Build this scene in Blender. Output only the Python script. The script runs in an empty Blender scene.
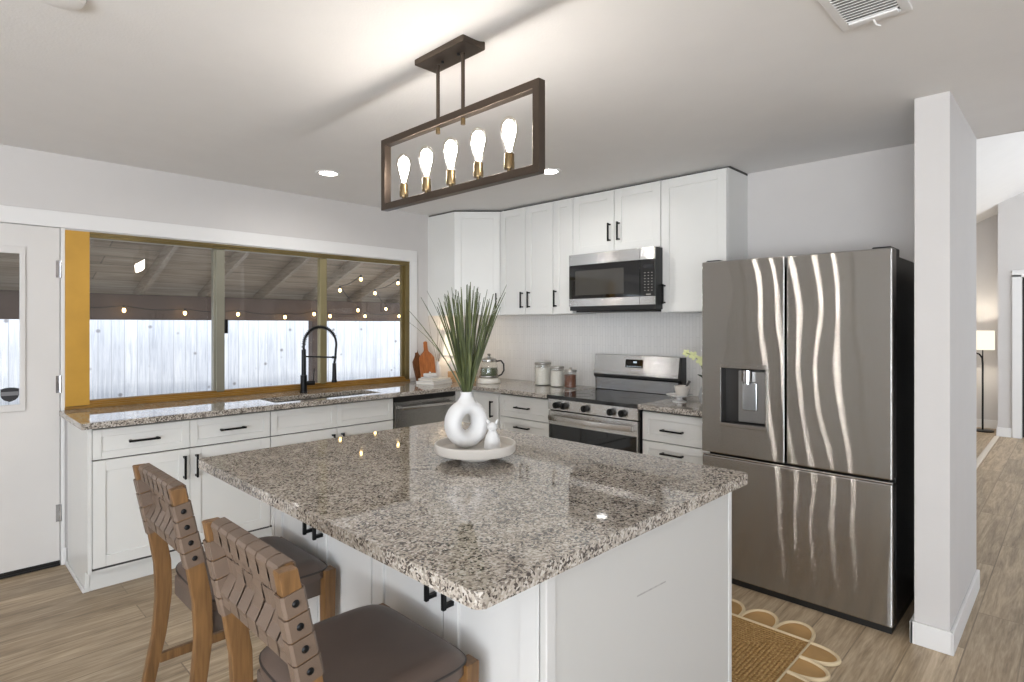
import bpy, bmesh, math, random
from mathutils import Vector, Matrix
random.seed(7)
sc = bpy.context.scene
col = sc.collection
PI = math.pi

# ------------------------------------------------------------------ camera, world, sun, exposure
cd = bpy.data.cameras.new('camera'); cam = bpy.data.objects.new('camera', cd); col.objects.link(cam)
cam.location = (0, 0, 1.42); cam.rotation_euler = (PI/2, 0, math.radians(44.407))
cd.sensor_width = 36; cd.lens = 579.88/1024*36; cd.shift_y = -16/1024; cd.clip_start = .02
sc.camera = cam
w = bpy.data.worlds.new('sky'); sc.world = w; w.use_nodes = True
bgn = w.node_tree.nodes['Background']; bgn.inputs[0].default_value = (.80, .89, 1, 1); bgn.inputs[1].default_value = 2.8
sd = bpy.data.lights.new('sun', 'SUN'); sun = bpy.data.objects.new('sun', sd); col.objects.link(sun)
sd.energy = 1.5; sd.angle = .06; sd.color = (1, .97, .93)
sun.rotation_euler = Vector((-.50, .18, -.80)).to_track_quat('-Z', 'Y').to_euler()
def area(name, loc, aim, sx, sy, power, colr=(1, 1, 1), parent=None, shape='RECTANGLE', spread=PI):
    l = bpy.data.lights.new(name, 'AREA'); o = bpy.data.objects.new(name, l); col.objects.link(o)
    l.shape = shape; l.size = sx; l.size_y = sy; l.energy = power; l.color = colr; l.spread = spread
    o.location = loc; o.rotation_euler = Vector(aim).to_track_quat('-Z', 'Y').to_euler()
    if parent: o.parent = parent
    return o
# unseen fill lamps added behind and beside the camera, and in the room beyond
area('fill_rear', (.9, -3.36, 1.35), (-.12, 1, .3), 3.9, 2.0, 12, (.91, .955, 1))
area('fill_rear_up', (.9, -3.25, .85), (-.22, .36, .90), 3.8, 1.3, 195, (.91, .955, 1))  # added fill, tilted up to brighten the ceiling
area('fill_side_up', (3.12, -1.6, 1.2), (-.66, .2, .75), 3.1, 1.5, 10, (.91, .955, 1))  # added fill, aimed up at the right part of the ceiling
area('fill_beyond', (3.1, 7.2, 1.7), (-1, .35, .1), 3.6, 2.4, 32, (.93, .97, 1), spread=math.radians(115))  # added fill for the far room
sc.view_settings.view_transform = 'Standard'; sc.view_settings.look = 'None'
sc.view_settings.gamma = 1; sc.view_settings.use_curve_mapping = False
sc.view_settings.exposure = 0.47

# ------------------------------------------------------------------ helpers
def lin(c):
    return tuple(((v/255)/12.92 if v/255 <= .04045 else ((v/255+.055)/1.055)**2.4) for v in c) + (1,)
class NT:
    def __init__(s, name):
        s.m = bpy.data.materials.new(name); s.m.use_nodes = True; s.t = s.m.node_tree; s.n = s.t.nodes
        s.b = s.n['Principled BSDF']; s.out = s.n['Material Output']
    def add(s, ty, **k):
        nd = s.n.new(ty)
        for a, v in k.items(): setattr(nd, a, v)
        return nd
    def link(s, a, b): s.t.links.new(a, b)
    def pos(s, scale=(1, 1, 1), rot=(0, 0, 0), obj=False):
        if obj: src = s.add('ShaderNodeTexCoord').outputs['Object']
        else: src = s.add('ShaderNodeNewGeometry').outputs['Position']
        mp = s.add('ShaderNodeMapping'); mp.inputs['Scale'].default_value = scale; mp.inputs['Rotation'].default_value = rot
        s.link(src, mp.inputs[0]); return mp.outputs[0]
    def noise(s, vec, scale, detail=3, rough=.5, dist=0):
        nd = s.add('ShaderNodeTexNoise'); nd.inputs['Scale'].default_value = scale
        nd.inputs['Detail'].default_value = detail; nd.inputs['Roughness'].default_value = rough
        nd.inputs['Distortion'].default_value = dist
        s.link(vec, nd.inputs['Vector']); return nd.outputs[0]
    def ramp(s, fac, stops, interp='LINEAR'):
        r = s.add('ShaderNodeValToRGB'); r.color_ramp.interpolation = interp
        e = r.color_ramp.elements
        while len(e) < len(stops): e.new(.5)
        for i, (p, c) in enumerate(stops): e[i].position = p; e[i].color = c
        s.link(fac, r.inputs[0]); return r.outputs[0]
    def mix(s, fac, a, b, mode='MIX'):
        x = s.add('ShaderNodeMix', data_type='RGBA', blend_type=mode)
        for i, v in ((0, fac), (6, a), (7, b)):
            if hasattr(v, 'is_linked'): s.link(v, x.inputs[i])
            else: x.inputs[i].default_value = v
        return x.outputs[2]
    def math(s, op, a, b=0):
        x = s.add('ShaderNodeMath', operation=op)
        for i, v in ((0, a), (1, b)):
            if hasattr(v, 'is_linked'): s.link(v, x.inputs[i])
            else: x.inputs[i].default_value = v
        return x.outputs[0]
    def bump(s, h, strength=.3, dist=.01):
        b = s.add('ShaderNodeBump'); b.inputs['Strength'].default_value = strength; b.inputs['Distance'].default_value = dist
        s.link(h, b.inputs['Height']); s.link(b.outputs[0], s.b.inputs['Normal'])
    def setb(s, **k):
        for a, v in k.items():
            key = {'rough': 'Roughness', 'metal': 'Metallic', 'spec': 'Specular IOR Level', 'coat': 'Coat Weight', 'aniso': 'Anisotropic', 'arot': 'Anisotropic Rotation', 'crough': 'Coat Roughness'}.get(a, a)
            s.b.inputs[key].default_value = v
        return s
def mat(name, c, rough=.5, metal=0, spec=.5, coat=0, vary=.03, bump=0, bscale=300):
    t = NT(name); t.setb(rough=rough, metal=metal, spec=spec, coat=coat, crough=.05)
    n = t.noise(t.pos(), 6, 4)
    l = lin(c); a = tuple(v*(1-vary) for v in l[:3])+(1,); b = tuple(min(1, v*(1+vary)) for v in l[:3])+(1,)
    t.link(t.ramp(n, [(.3, a), (.7, b)]), t.b.inputs['Base Color'])
    if bump: t.bump(t.noise(t.pos(), bscale, 2), bump, .002)
    return t.m
def emis(name, c, st):
    t = NT(name); e = t.add('ShaderNodeEmission'); e.inputs[0].default_value = lin(c); e.inputs[1].default_value = st
    t.link(e.outputs[0], t.out.inputs[0]); return t.m
def pane_mat(name, tint=(1, 1, 1, 1), ior=1.45):
    t = NT(name); tr = t.add('ShaderNodeBsdfTransparent'); tr.inputs[0].default_value = tint
    gl = t.add('ShaderNodeBsdfGlossy'); gl.inputs['Roughness'].default_value = 0.0
    fr = t.add('ShaderNodeFresnel'); gg = t.add('ShaderNodeNewGeometry')
    bf = t.math('ADD', ior, t.math('MULTIPLY', gg.outputs['Backfacing'], 1/ior-ior)); t.link(bf, fr.inputs[0])
    mx = t.add('ShaderNodeMixShader'); t.link(fr.outputs[0], mx.inputs[0]); t.link(tr.outputs[0], mx.inputs[1]); t.link(gl.outputs[0], mx.inputs[2])
    t.link(mx.outputs[0], t.out.inputs[0]); return t.m
def wood(name, c1, c2, axis=2, rough=.45, scale=1, fine=1):
    t = NT(name); t.setb(rough=rough)
    s = [14*scale]*3; s[axis] = 1.2*scale
    v = t.pos(tuple(s), obj=True)
    n = t.noise(v, 2.2, 6, .62, .8); n2 = t.noise(v, 9*fine, 3)
    c = t.ramp(n, [(.3, lin(c1)), (.68, lin(c2))])
    c = t.mix(.25, c, t.ramp(n2, [(.35, lin(tuple(x*.72 for x in c1))), (.6, lin(c2))]))
    t.link(c, t.b.inputs['Base Color']); t.bump(n2, .08, .002); return t.m

class MB:
    """collects shapes into one mesh"""
    def __init__(s): s.bm = bmesh.new()
    def _join(s, t, M=None):
        if M is not None: bmesh.ops.transform(t, matrix=M, verts=t.verts)
        bmesh.ops.recalc_face_normals(t, faces=t.faces)
        me = bpy.data.meshes.new('tmp'); t.to_mesh(me); t.free(); s.bm.from_mesh(me); bpy.data.meshes.remove(me)
        return s
    def box(s, x0, x1, y0, y1, z0, z1, bev=0, seg=2, fr=None, M=None):
        t = bmesh.new(); bmesh.ops.create_cube(t, size=1)
        bmesh.ops.transform(t, matrix=Matrix.Translation(((x0+x1)/2, (y0+y1)/2, (z0+z1)/2)) @ Matrix.Diagonal((abs(x1-x0), abs(y1-y0), abs(z1-z0), 1)), verts=t.verts)
        if bev: bmesh.ops.bevel(t, geom=t.edges[:]+t.verts[:], offset=bev, segments=seg, affect='EDGES', profile=.5, clamp_overlap=True)
        if fr: M = fr
        return s._join(t, M)
    def cyl(s, p, r, h, r2=None, n=24, axis='Z', bev=0, M=None):
        t = bmesh.new(); bmesh.ops.create_cone(t, cap_ends=True, segments=n, radius1=r, radius2=r if r2 is None else r2, depth=h)
        if bev:
            ed = [e for e in t.edges if abs(e.verts[0].co.z-e.verts[1].co.z) < 1e-6]
            bmesh.ops.bevel(t, geom=ed, offset=bev, segments=2, affect='EDGES', profile=.5)
        R = {'Z': Matrix(), 'X': Matrix.Rotation(PI/2, 4, 'Y'), 'Y': Matrix.Rotation(PI/2, 4, 'X')}[axis]
        bmesh.ops.transform(t, matrix=Matrix.Translation(p) @ R @ Matrix.Translation((0, 0, h/2 if axis == 'Z' else 0)), verts=t.verts)
        return s._join(t, M)
    def lathe(s, prof, p=(0, 0, 0), n=36, M=None):
        t = bmesh.new(); rings = []
        for r, z in prof:
            if r < 1e-6: rings.append([t.verts.new((p[0], p[1], p[2]+z))])
            else: rings.append([t.verts.new((p[0]+r*math.cos(2*PI*k/n), p[1]+r*math.sin(2*PI*k/n), p[2]+z)) for k in range(n)])
        for a, b in zip(rings, rings[1:]):
            for k in range(n):
                q = [a[k % len(a)], a[(k+1) % len(a)], b[(k+1) % len(b)], b[k % len(b)]]
                u = []
                for v in q:
                    if v not in u: u.append(v)
                if len(u) > 2:
                    try: t.faces.new(u)
                    except ValueError: pass
        return s._join(t, M)
    def tube(s, pts, r, n=10, cap=True, M=None):
        pts = [Vector(p) for p in pts]; rs = r if isinstance(r, (list, tuple)) else [r]*len(pts)
        t = bmesh.new(); rings = []; up = None
        for i, p in enumerate(pts):
            d = (pts[min(i+1, len(pts)-1)]-pts[max(i-1, 0)]).normalized()
            if up is None: up = d.orthogonal().normalized()
            up = (up-d*up.dot(d)).normalized(); sd_ = d.cross(up)
            rings.append([t.verts.new(p+(up*math.cos(2*PI*k/n)+sd_*math.sin(2*PI*k/n))*rs[i]) for k in range(n)])
        for a, b in zip(rings, rings[1:]):
            for k in range(n): t.faces.new((a[k], a[(k+1) % n], b[(k+1) % n], b[k]))
        if cap: t.faces.new(rings[0]); t.faces.new(rings[-1])
        return s._join(t, M)
    def prism(s, poly, z0, z1, M=None, bev=0):
        t = bmesh.new(); a = [t.verts.new((x, y, z0)) for x, y in poly]; b = [t.verts.new((x, y, z1)) for x, y in poly]
        t.faces.new(a); t.faces.new(b); n = len(poly)
        for k in range(n): t.faces.new((a[k], a[(k+1) % n], b[(k+1) % n], b[k]))
        if bev:
            ed = [e for e in t.edges if abs(e.verts[0].co.z-e.verts[1].co.z) < 1e-6]
            bmesh.ops.bevel(t, geom=ed, offset=bev, segments=2, affect='EDGES', profile=.5)
        return s._join(t, M)
    def slab(s, us, vs, inside, c0, c1, axes='xyz', bev=0):
        """grid of cells (u,v) extruded along c; only outer skin is made; axes tells which world axis is u, v, c"""
        t = bmesh.new(); V = {}
        def vert(i, j, k):
            if (i, j, k) not in V:
                d = {axes[0]: us[i], axes[1]: vs[j], axes[2]: (c0, c1)[k]}
                V[i, j, k] = t.verts.new((d['x'], d['y'], d['z']))
            return V[i, j, k]
        nu, nv = len(us)-1, len(vs)-1
        ok = lambda i, j: 0 <= i < nu and 0 <= j < nv and inside((us[i]+us[i+1])/2, (vs[j]+vs[j+1])/2)
        for i in range(nu):
            for j in range(nv):
                if not ok(i, j): continue
                for k in (0, 1): t.faces.new([vert(i, j, k), vert(i+1, j, k), vert(i+1, j+1, k), vert(i, j+1, k)])
                if not ok(i-1, j): t.faces.new([vert(i, j, 0), vert(i, j+1, 0), vert(i, j+1, 1), vert(i, j, 1)])
                if not ok(i+1, j): t.faces.new([vert(i+1, j, 0), vert(i+1, j+1, 0), vert(i+1, j+1, 1), vert(i+1, j, 1)])
                if not ok(i, j-1): t.faces.new([vert(i, j, 0), vert(i+1, j, 0), vert(i+1, j, 1), vert(i, j, 1)])
                if not ok(i, j+1): t.faces.new([vert(i, j+1, 0), vert(i+1, j+1, 0), vert(i+1, j+1, 1), vert(i, j+1, 1)])
        bmesh.ops.recalc_face_normals(t, faces=t.faces)
        if bev:
            ed = [e for e in t.edges if len(e.link_faces) == 2 and e.calc_face_angle(0) > .5]
            bmesh.ops.bevel(t, geom=ed, offset=bev, segments=2, affect='EDGES', profile=.5)
        return s._join(t)
    def build(s, name, m, parent=None, loc=None, smooth=True, label=None):
        off = Vector(loc) if loc else (wl(parent) if parent else Vector())
        me = bpy.data.meshes.new(name)
        if off.length: bmesh.ops.translate(s.bm, vec=-off, verts=s.bm.verts)
        s.bm.to_mesh(me); s.bm.free()
        me.materials.append(m)
        if smooth:
            me.polygons.foreach_set('use_smooth', [True]*len(me.polygons)); me.set_sharp_from_angle(angle=math.radians(38))
        o = bpy.data.objects.new(name, me); col.objects.link(o)
        if smooth: wn = o.modifiers.new('weighted_normal', 'WEIGHTED_NORMAL'); wn.keep_sharp = True; wn.weight = 90
        if parent: o.parent = parent
        if loc: o.location = loc
        if label: o['label'] = label
        return o
def wl(o):
    v = Vector()
    while o: v += o.location; o = o.parent
    return v
def tag(o, label, cat, group=None, kind=None):
    o['label'] = label; o['category'] = cat
    if group: o['group'] = group
    if kind: o['kind'] = kind
    return o
def thing(name, loc, label, cat, group=None):
    o = bpy.data.objects.new(name, None); o.empty_display_size = .1; col.objects.link(o); o.location = loc
    return tag(o, label, cat, group)
def struct(o): o['kind'] = 'structure'; return o
def copy_tree(o, parent=None):
    c = o.copy(); col.objects.link(c); c.parent = parent
    for ch in list(o.children): copy_tree(ch, c)
    return c
def frame(o, u, n):
    """local (a,b,c) -> o + a*u + b*Z + c*n"""
    u = Vector(u).normalized(); n = Vector(n).normalized()
    M = Matrix.Identity(4)
    for r in range(3): M[r][0] = u[r]; M[r][1] = (0, 0, 1)[r]; M[r][2] = n[r]; M[r][3] = o[r]
    return M

# ------------------------------------------------------------------ materials
white_wall = mat('wall_paint', (204, 200, 197), .7, vary=.012, bump=.12, bscale=160)
ceil_m = mat('ceiling_paint', (228, 226, 224), .8, vary=.012, bump=.35, bscale=120)
trim_m = mat('trim_paint', (226, 224, 222), .4, vary=.01)
door_m = mat('door_paint', (214, 210, 206), .4, vary=.012)
cab_m = mat('cabinet_paint', (222, 221, 217), .36, vary=.008)
gap_shade = mat('cabinet_shadow_gap', (70, 68, 66), .8)  # dark colour stands in for shade in the gaps
isl_m = mat('island_shaded', (204, 202, 199), .36, vary=.01)  # greyer than the other cabinets, shade on the island put into the colour
black_m = mat('matte_black_metal', (22, 22, 23), .38, .6)
blackp = mat('black_plastic', (20, 19, 18), .42)
blackg = mat('black_glass', (8, 8, 9), .04, spec=.7)
greyg = mat('oven_window_glass', (62, 60, 56), .06, spec=.7)
chrome = mat('chrome', (190, 190, 192), .12, 1)
bronze = mat('dark_bronze', (88, 77, 68), .35, .85, vary=.12)
brass = mat('antique_brass', (126, 108, 80), .3, .95, vary=.1)
gold_m = mat('golden_paint', (192, 146, 56), .42, .15, vary=.08)
goldf = mat('gold_anodised_frame', (118, 103, 66), .32, .55, vary=.12)
sillg = mat('golden_sill', (150, 112, 52), .35, .35, vary=.18)
silverf = mat('grey_aluminium', (148, 145, 130), .38, .5, vary=.05)
ceram = mat('white_ceramic', (214, 212, 210), .5, vary=.02)
glaze = mat('glossy_white_ceramic', (225, 223, 220), .15, vary=.02)
speck = mat('stone_ware', (208, 201, 192), .6, vary=.06, bump=.2)
leather = mat('taupe_leather', (92, 80, 72), .48, vary=.16, bump=.25, bscale=420)
seat_l = mat('brown_leather', (90, 76, 68), .45, vary=.12, bump=.18, bscale=500)
strapm = mat('strap_leather', (106, 89, 76), .45, vary=.14, bump=.2, bscale=350)
oak = wood('stool_oak', (88, 61, 34), (132, 96, 57), 2)
oakx = wood('stool_oak_rail', (88, 61, 34), (132, 96, 57), 0)
board_m = wood('board_wood', (150, 82, 36), (196, 120, 62), 2)
board_d = wood('board_wood_dark', (92, 56, 32), (138, 88, 52), 2)
rafter_m = wood('rafter_wood', (112, 100, 88), (164, 152, 136), 0)
beam_m = mat('dark_painted_beam', (92, 79, 72), .7, vary=.12)
glass_m = pane_mat('window_glass')
jar_m = pane_mat('jar_glass', (.985, .99, .985, 1), 1.5)
bulbg = pane_mat('bulb_glass', (1, .98, .95, 1), 1.2)
bulb_e = emis('bulb_glow', (255, 249, 242), 52)
led_e = emis('led_lens', (255, 250, 240), 22)
string_e = emis('string_bulb_glow', (255, 210, 130), 14)
shade_e = emis('lit_lamp_shade', (255, 240, 215), 1.0)
jute = None

def granite():
    t = NT('granite'); t.setb(rough=.035, spec=.85)
    p = t.pos()
    warp = t.add('ShaderNodeMix', data_type='VECTOR'); 
    nn = t.add('ShaderNodeTexNoise'); nn.inputs['Scale'].default_value = 60; t.link(p, nn.inputs['Vector'])
    vm = t.add('ShaderNodeVectorMath', operation='MULTIPLY_ADD'); vm.inputs[1].default_value = (.012,)*3
    t.link(nn.outputs['Color'], vm.inputs[0]); t.link(p, vm.inputs[2]); pv = vm.outputs[0]
    t.n.remove(warp)
    v = t.add('ShaderNodeTexVoronoi'); v.inputs['Scale'].default_value = 185; t.link(pv, v.inputs['Vector'])
    sep = t.add('ShaderNodeSeparateColor'); t.link(v.outputs['Color'], sep.inputs[0])
    big = t.noise(p, 4.0, 4, .6, 1.2); mid = t.noise(p, 26, 5, .65)
    base = t.ramp(sep.outputs[0], [(0, lin((180, 171, 160))), (.3, lin((162, 153, 142))), (.5, lin((196, 189, 180))), (.68, lin((144, 136, 127))), (.85, lin((174, 165, 153)))], 'CONSTANT')
    sel = t.math('ADD', sep.outputs[1], t.math('MULTIPLY', t.math('SUBTRACT', mid, .5), 1.1))
    sel = t.math('ADD', sel, t.math('MULTIPLY', t.math('SUBTRACT', big, .5), .55))
    dark = t.ramp(sel, [(0, (1, 1, 1, 1)), (.15, (0, 0, 0, 1))], 'CONSTANT')
    c = t.mix(dark, base, lin((72, 65, 61)))
    brown = t.ramp(sel, [(.0, (0, 0, 0, 1)), (.155, (1, 1, 1, 1)), (.30, (0, 0, 0, 1))], 'CONSTANT')
    c = t.mix(brown, c, lin((116, 106, 98)))
    light = t.ramp(t.noise(p, 9, 3, .5, .5), [(.60, (0, 0, 0, 1)), (.78, (.5, .5, .5, 1))])
    c = t.mix(light, c, lin((214, 206, 194)))
    t.link(c, t.b.inputs['Base Color']); return t.m
granite_m = granite()

def planks(name, along_y, w_, l_, cols, grout, rough=.4, gap=.003):
    t = NT(name); t.setb(rough=rough, spec=.4)
    p = t.pos(rot=(0, 0, -PI/2 if along_y else 0))
    b = t.add('ShaderNodeTexBrick'); b.inputs['Scale'].default_value = 1; b.inputs['Brick Width'].default_value = l_; b.inputs['Row Height'].default_value = w_
    b.inputs['Mortar Size'].default_value = gap; b.inputs['Mortar Smooth'].default_value = .2; b.offset = .37
    b.inputs['Color1'].default_value = (0, 0, 0, 1); b.inputs['Color2'].default_value = (1, 1, 1, 1); b.inputs['Mortar'].default_value = (.5, .5, .5, 1)
    t.link(p, b.inputs['Vector'])
    sc_ = (1.3, 16, 1); mp = t.add('ShaderNodeMapping'); mp.inputs['Scale'].default_value = sc_; t.link(p, mp.inputs[0])
    off = t.add('ShaderNodeVectorMath', operation='MULTIPLY_ADD'); off.inputs[1].default_value = (9, 5, 3)
    t.link(b.outputs['Color'], off.inputs[0]); t.link(mp.outputs[0], off.inputs[2])
    g = t.noise(off.outputs[0], 1.4, 7, .62, 1.1); g2 = t.noise(off.outputs[0], 9, 3)
    c = t.ramp(g, [(.28, lin(cols[0])), (.5, lin(cols[1])), (.72, lin(cols[2]))])
    bw = t.ramp(b.outputs['Color'], [(0, (.70, .69, .68, 1)), (1, (1.05, 1.05, 1.05, 1))])
    c = t.mix(1, c, bw, 'MULTIPLY')
    c = t.mix(.18, c, t.ramp(g2, [(.35, lin(cols[0])), (.65, lin(cols[2]))]))
    c = t.mix(t.math('MULTIPLY', b.outputs['Fac'], .5), c, lin(grout))
    t.link(c, t.b.inputs['Base Color']); t.bump(g2, .05, .002); return t.m
floor_m = planks('vinyl_plank_floor', True, .18, 1.22, [(116, 97, 75), (172, 151, 123), (210, 190, 162)], (84, 66, 50))

def steel(name, c=(150, 149, 147), rough=.2, spread=.30, wav=0):
    """horizontally brushed steel: microscopic grooves tilt the normal up and down"""
    t = NT(name); t.setb(rough=rough, metal=1)
    t.b.inputs['Base Color'].default_value = lin(c)
    g = t.add('ShaderNodeNewGeometry')
    wn = t.add('ShaderNodeTexWhiteNoise', noise_dimensions='3D'); t.link(g.outputs['Position'], wn.inputs['Vector'])
    sp_ = t.add('ShaderNodeSeparateColor'); t.link(wn.outputs['Color'], sp_.inputs[0])
    z = t.math('MULTIPLY', t.math('SUBTRACT', sp_.outputs[0], sp_.outputs[1]), spread)
    cb = t.add('ShaderNodeCombineXYZ'); t.link(z, cb.inputs[2])
    if wav:
        h = t.noise(t.pos((4.0, .1, 2.6)), 1, 1, .3); t.link(t.math('MULTIPLY', t.math('SUBTRACT', h, .5), wav), cb.inputs[0])
    ad = t.add('ShaderNodeVectorMath', operation='ADD'); t.link(g.outputs['Normal'], ad.inputs[0]); t.link(cb.outputs[0], ad.inputs[1])
    nm = t.add('ShaderNodeVectorMath', operation='NORMALIZE'); t.link(ad.outputs[0], nm.inputs[0]); t.link(nm.outputs[0], t.b.inputs['Normal'])
    return t.m
steel_m = steel('brushed_steel', (205, 203, 200), .16, .5); fridge_m = steel('fridge_steel', (186, 185, 183), .022, .72, .036); dish_m = steel('dishwasher_steel', (160, 158, 154), .2)

def tile():
    t = NT('stacked_tile'); t.setb(rough=.22)
    g = t.add('ShaderNodeNewGeometry'); sx = t.add('ShaderNodeSeparateXYZ'); t.link(g.outputs['Position'], sx.inputs[0])
    cb = t.add('ShaderNodeCombineXYZ'); t.link(sx.outputs['Z'], cb.inputs[0]); t.link(sx.outputs['X'], cb.inputs[1])
    b = t.add('ShaderNodeTexBrick'); b.inputs['Brick Width'].default_value = .148; b.inputs['Row Height'].default_value = .026; b.inputs['Mortar Size'].default_value = .0012
    b.inputs['Scale'].default_value = 1; b.offset = 0.5; b.inputs['Color1'].default_value = lin((217, 214, 210)); b.inputs['Color2'].default_value = lin((221, 218, 214)); b.inputs['Mortar'].default_value = lin((200, 197, 193))
    t.link(cb.outputs[0], b.inputs['Vector']); t.link(b.outputs['Color'], t.b.inputs['Base Color'])
    t.bump(t.math('SUBTRACT', 1, b.outputs['Fac']), .18, .002); return t.m
tile_m = tile()

def fence_mat():
    t = NT('whitewashed_boards'); t.setb(rough=.8)
    g = t.add('ShaderNodeNewGeometry'); sx = t.add('ShaderNodeSeparateXYZ'); t.link(g.outputs['Position'], sx.inputs[0])
    cb = t.add('ShaderNodeCombineXYZ'); t.link(sx.outputs['Z'], cb.inputs[0]); t.link(sx.outputs['Y'], cb.inputs[1])
    b = t.add('ShaderNodeTexBrick'); b.inputs['Brick Width'].default_value = 9; b.inputs['Row Height'].default_value = .142; b.inputs['Mortar Size'].default_value = .004
    b.inputs['Scale'].default_value = 1; b.inputs['Color1'].default_value = (0, 0, 0, 1); b.inputs['Color2'].default_value = (1, 1, 1, 1); t.link(cb.outputs[0], b.inputs['Vector'])
    v = t.pos((1, 15, 1.0)); n = t.noise(v, 2.0, 6, .65, .7)
    base = t.ramp(n, [(.25, lin((188, 192, 200))), (.5, lin((222, 224, 228))), (.7, lin((240, 240, 241)))])
    base = t.mix(1, base, t.ramp(b.outputs['Color'], [(0, (.82, .83, .86, 1)), (1, (1, 1, 1, 1))]), 'MULTIPLY')
    vo = t.add('ShaderNodeTexVoronoi'); vo.inputs['Scale'].default_value = 4.2; t.link(t.pos(), vo.inputs['Vector'])
    knot = t.ramp(vo.outputs['Distance'], [(.06, (1, 1, 1, 1)), (.13, (0, 0, 0, 1))])
    base = t.mix(t.math('MULTIPLY', knot, .75), base, lin((112, 108, 108)))
    base = t.mix(t.math('MULTIPLY', b.outputs['Fac'], .6), base, lin((150, 152, 160)))
    t.link(base, t.b.inputs['Base Color']); return t.m
fence_m = fence_mat()
deck_m = NT('roof_boards')
def roofmat():
    t = deck_m; t.setb(rough=.8)
    b = t.add('ShaderNodeTexBrick'); b.inputs['Brick Width'].default_value = 2.6; b.inputs['Row Height'].default_value = .2; b.inputs['Mortar Size'].default_value = .006; b.inputs['Scale'].default_value = 1
    b.inputs['Color1'].default_value = lin((134, 121, 106)); b.inputs['Color2'].default_value = lin((170, 157, 141)); b.inputs['Mortar'].default_value = lin((60, 54, 48))
    t.link(t.pos(rot=(0, 0, PI/2)), b.inputs['Vector'])
    n = t.noise(t.pos((8, .9, 8)), 2, 6, .65)
    t.link(t.mix(.5, b.outputs['Color'], t.ramp(n, [(.3, lin((108, 96, 84))), (.7, lin((186, 174, 158)))])), t.b.inputs['Base Color'])
roofmat(); deck_m = deck_m.m

# ------------------------------------------------------------------ the room shell
XW, YB, ZC = -4.31, 3.87, 2.43
struct(MB().box(-4.46, 3.35, -3.55, 11, -.06, 0).build('floor', floor_m))
# ceiling with a soft drywall ridge
t = bmesh.new()
xs = [-4.46+.13*i for i in range(61)]; ys = [-3.55+.02*0, -2, -1, 0, .8]+[1.0+.0125*i for i in range(58)]+[1.9, 2.5, 3.2, 4.0]
def ridge(x, y):
    f = max(0, min(1, (x+3.1)/.9))
    yc = 1.40-.02*(x+1.8)
    return -.016*f/(1+math.exp(min(60, (y-yc)/.010)))
G = [[t.verts.new((x, y, ZC+ridge(x, y))) for y in ys] for x in xs]
for i in range(len(xs)-1):
    for j in range(len(ys)-1): t.faces.new((G[i][j], G[i][j+1], G[i+1][j+1], G[i+1][j]))
m_ = MB(); m_._join(t); m_.box(-4.46, 3.35, -3.55, 4.0, 2.46, 2.53)
struct(m_.build('ceiling', ceil_m))
def wall_in(y, z):
    if -.345 < y < .60 and z < 2.0: return False
    if .60 < y < 3.085 and .914 < z < 1.985: return False
    return True
struct(MB().slab([-3.55, -.345, .60, 3.085, 4.0], [0, .914, 1.985, 2.0, ZC+.03], wall_in, XW-.14, XW, 'yzx').build('wall_left', white_wall))
struct(MB().box(XW-.14, -.53, YB, 4.0, 0, ZC+.03).build('wall_back', white_wall))
struct(MB().box(-.53, -.40, 3.11, 4.0, 0, ZC+.03, .004).build('wall_stub', white_wall))
struct(MB().slab([XW-.15, -1.1, 2.9, 3.35], [0, .3, 2.38, ZC+.03], lambda x, z: not (-1.1 < x < 2.9 and .3 < z < 2.38), -3.55, -3.4, 'xzy').build('wall_front', white_wall))
struct(MB().slab([-3.55, -3.2, 0, 5.0, 9.0, 11.0], [0, .4, 2.05, 2.95, 5.4], lambda y, z: not ((5 < y < 9 and .4 < z < 2.95) or (-3.2 < y < 0 and .4 < z < 2.05)), 3.2, 3.35, 'yzx').build('wall_right', white_wall))
# the room beyond
struct(MB().box(-1.72, 3.35, 4.0, 4.02, ZC, 5.4).build('wall_light_block', white_wall))  # unseen, added above the kitchen ceiling to block light leaking through
struct(MB().box(-1.72, -1.6, 4.0, 11, 0, 3.2).build('wall_hall_left', white_wall))
struct(MB().box(-1.72, -.75, 10.3, 10.45, 0, 3.4).build('wall_recess', white_wall))
m_ = MB().slab([-.75, -.52, .32, 3.35], [0, 2.02, 5.4], lambda x, z: not (-.52 < x < .32 and z < 2.02), 9.64, 9.78, 'xzy')
m_.box(-.75, -.62, 9.78, 10.45, 0, 5.4); struct(m_.build('wall_hall_end', white_wall))
def vz(x): return 2.966+.46*(x+.75)
struct(MB().prism([(-1.75, vz(-1.75)), (3.4, vz(3.4)), (3.4, vz(3.4)+.1), (-1.75, vz(-1.75)+.1)], -10.6, -4.0, M=Matrix.Rotation(PI/2, 4, 'X')).build('ceiling_hall', ceil_m))
o = bpy.data.objects.new('door_2', None); col.objects.link(o); o.location = (-.1, 9.64, 0); struct(o)
m_ = MB(); [m_.box(a, b, 9.615, 9.66, 0, 2.05, .004) for a, b in ((-.61, -.52), (.32, .41))]; m_.box(-.61, .41, 9.615, 9.66, 2.02, 2.11, .004); m_.build('door_casing', trim_m, o)
MB().box(-.49, .30, 9.72, 9.76, .01, 2.0, .004).build('door_panel', door_m, o)
MB().box(-.52, .32, 9.765, 9.775, 0, 2.02).build('door_gap_shade', gap_shade, o)  # dark sheet in place of the shaded gap round the door
struct(MB().box(-.78, -.73, 6.2, 9.6, 0, .008, .003).build('trim_1', mat('threshold_strip', (206, 196, 182), .5)))
m_ = MB().box(-1.6, -.75, 10.285, 10.3, 0, .115, .004); struct(m_.build('baseboard_recess', trim_m))
struct(MB().box(-.765, -.61, 9.625, 9.64, 0, .115, .004).build('baseboard_hall', trim_m))
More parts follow.
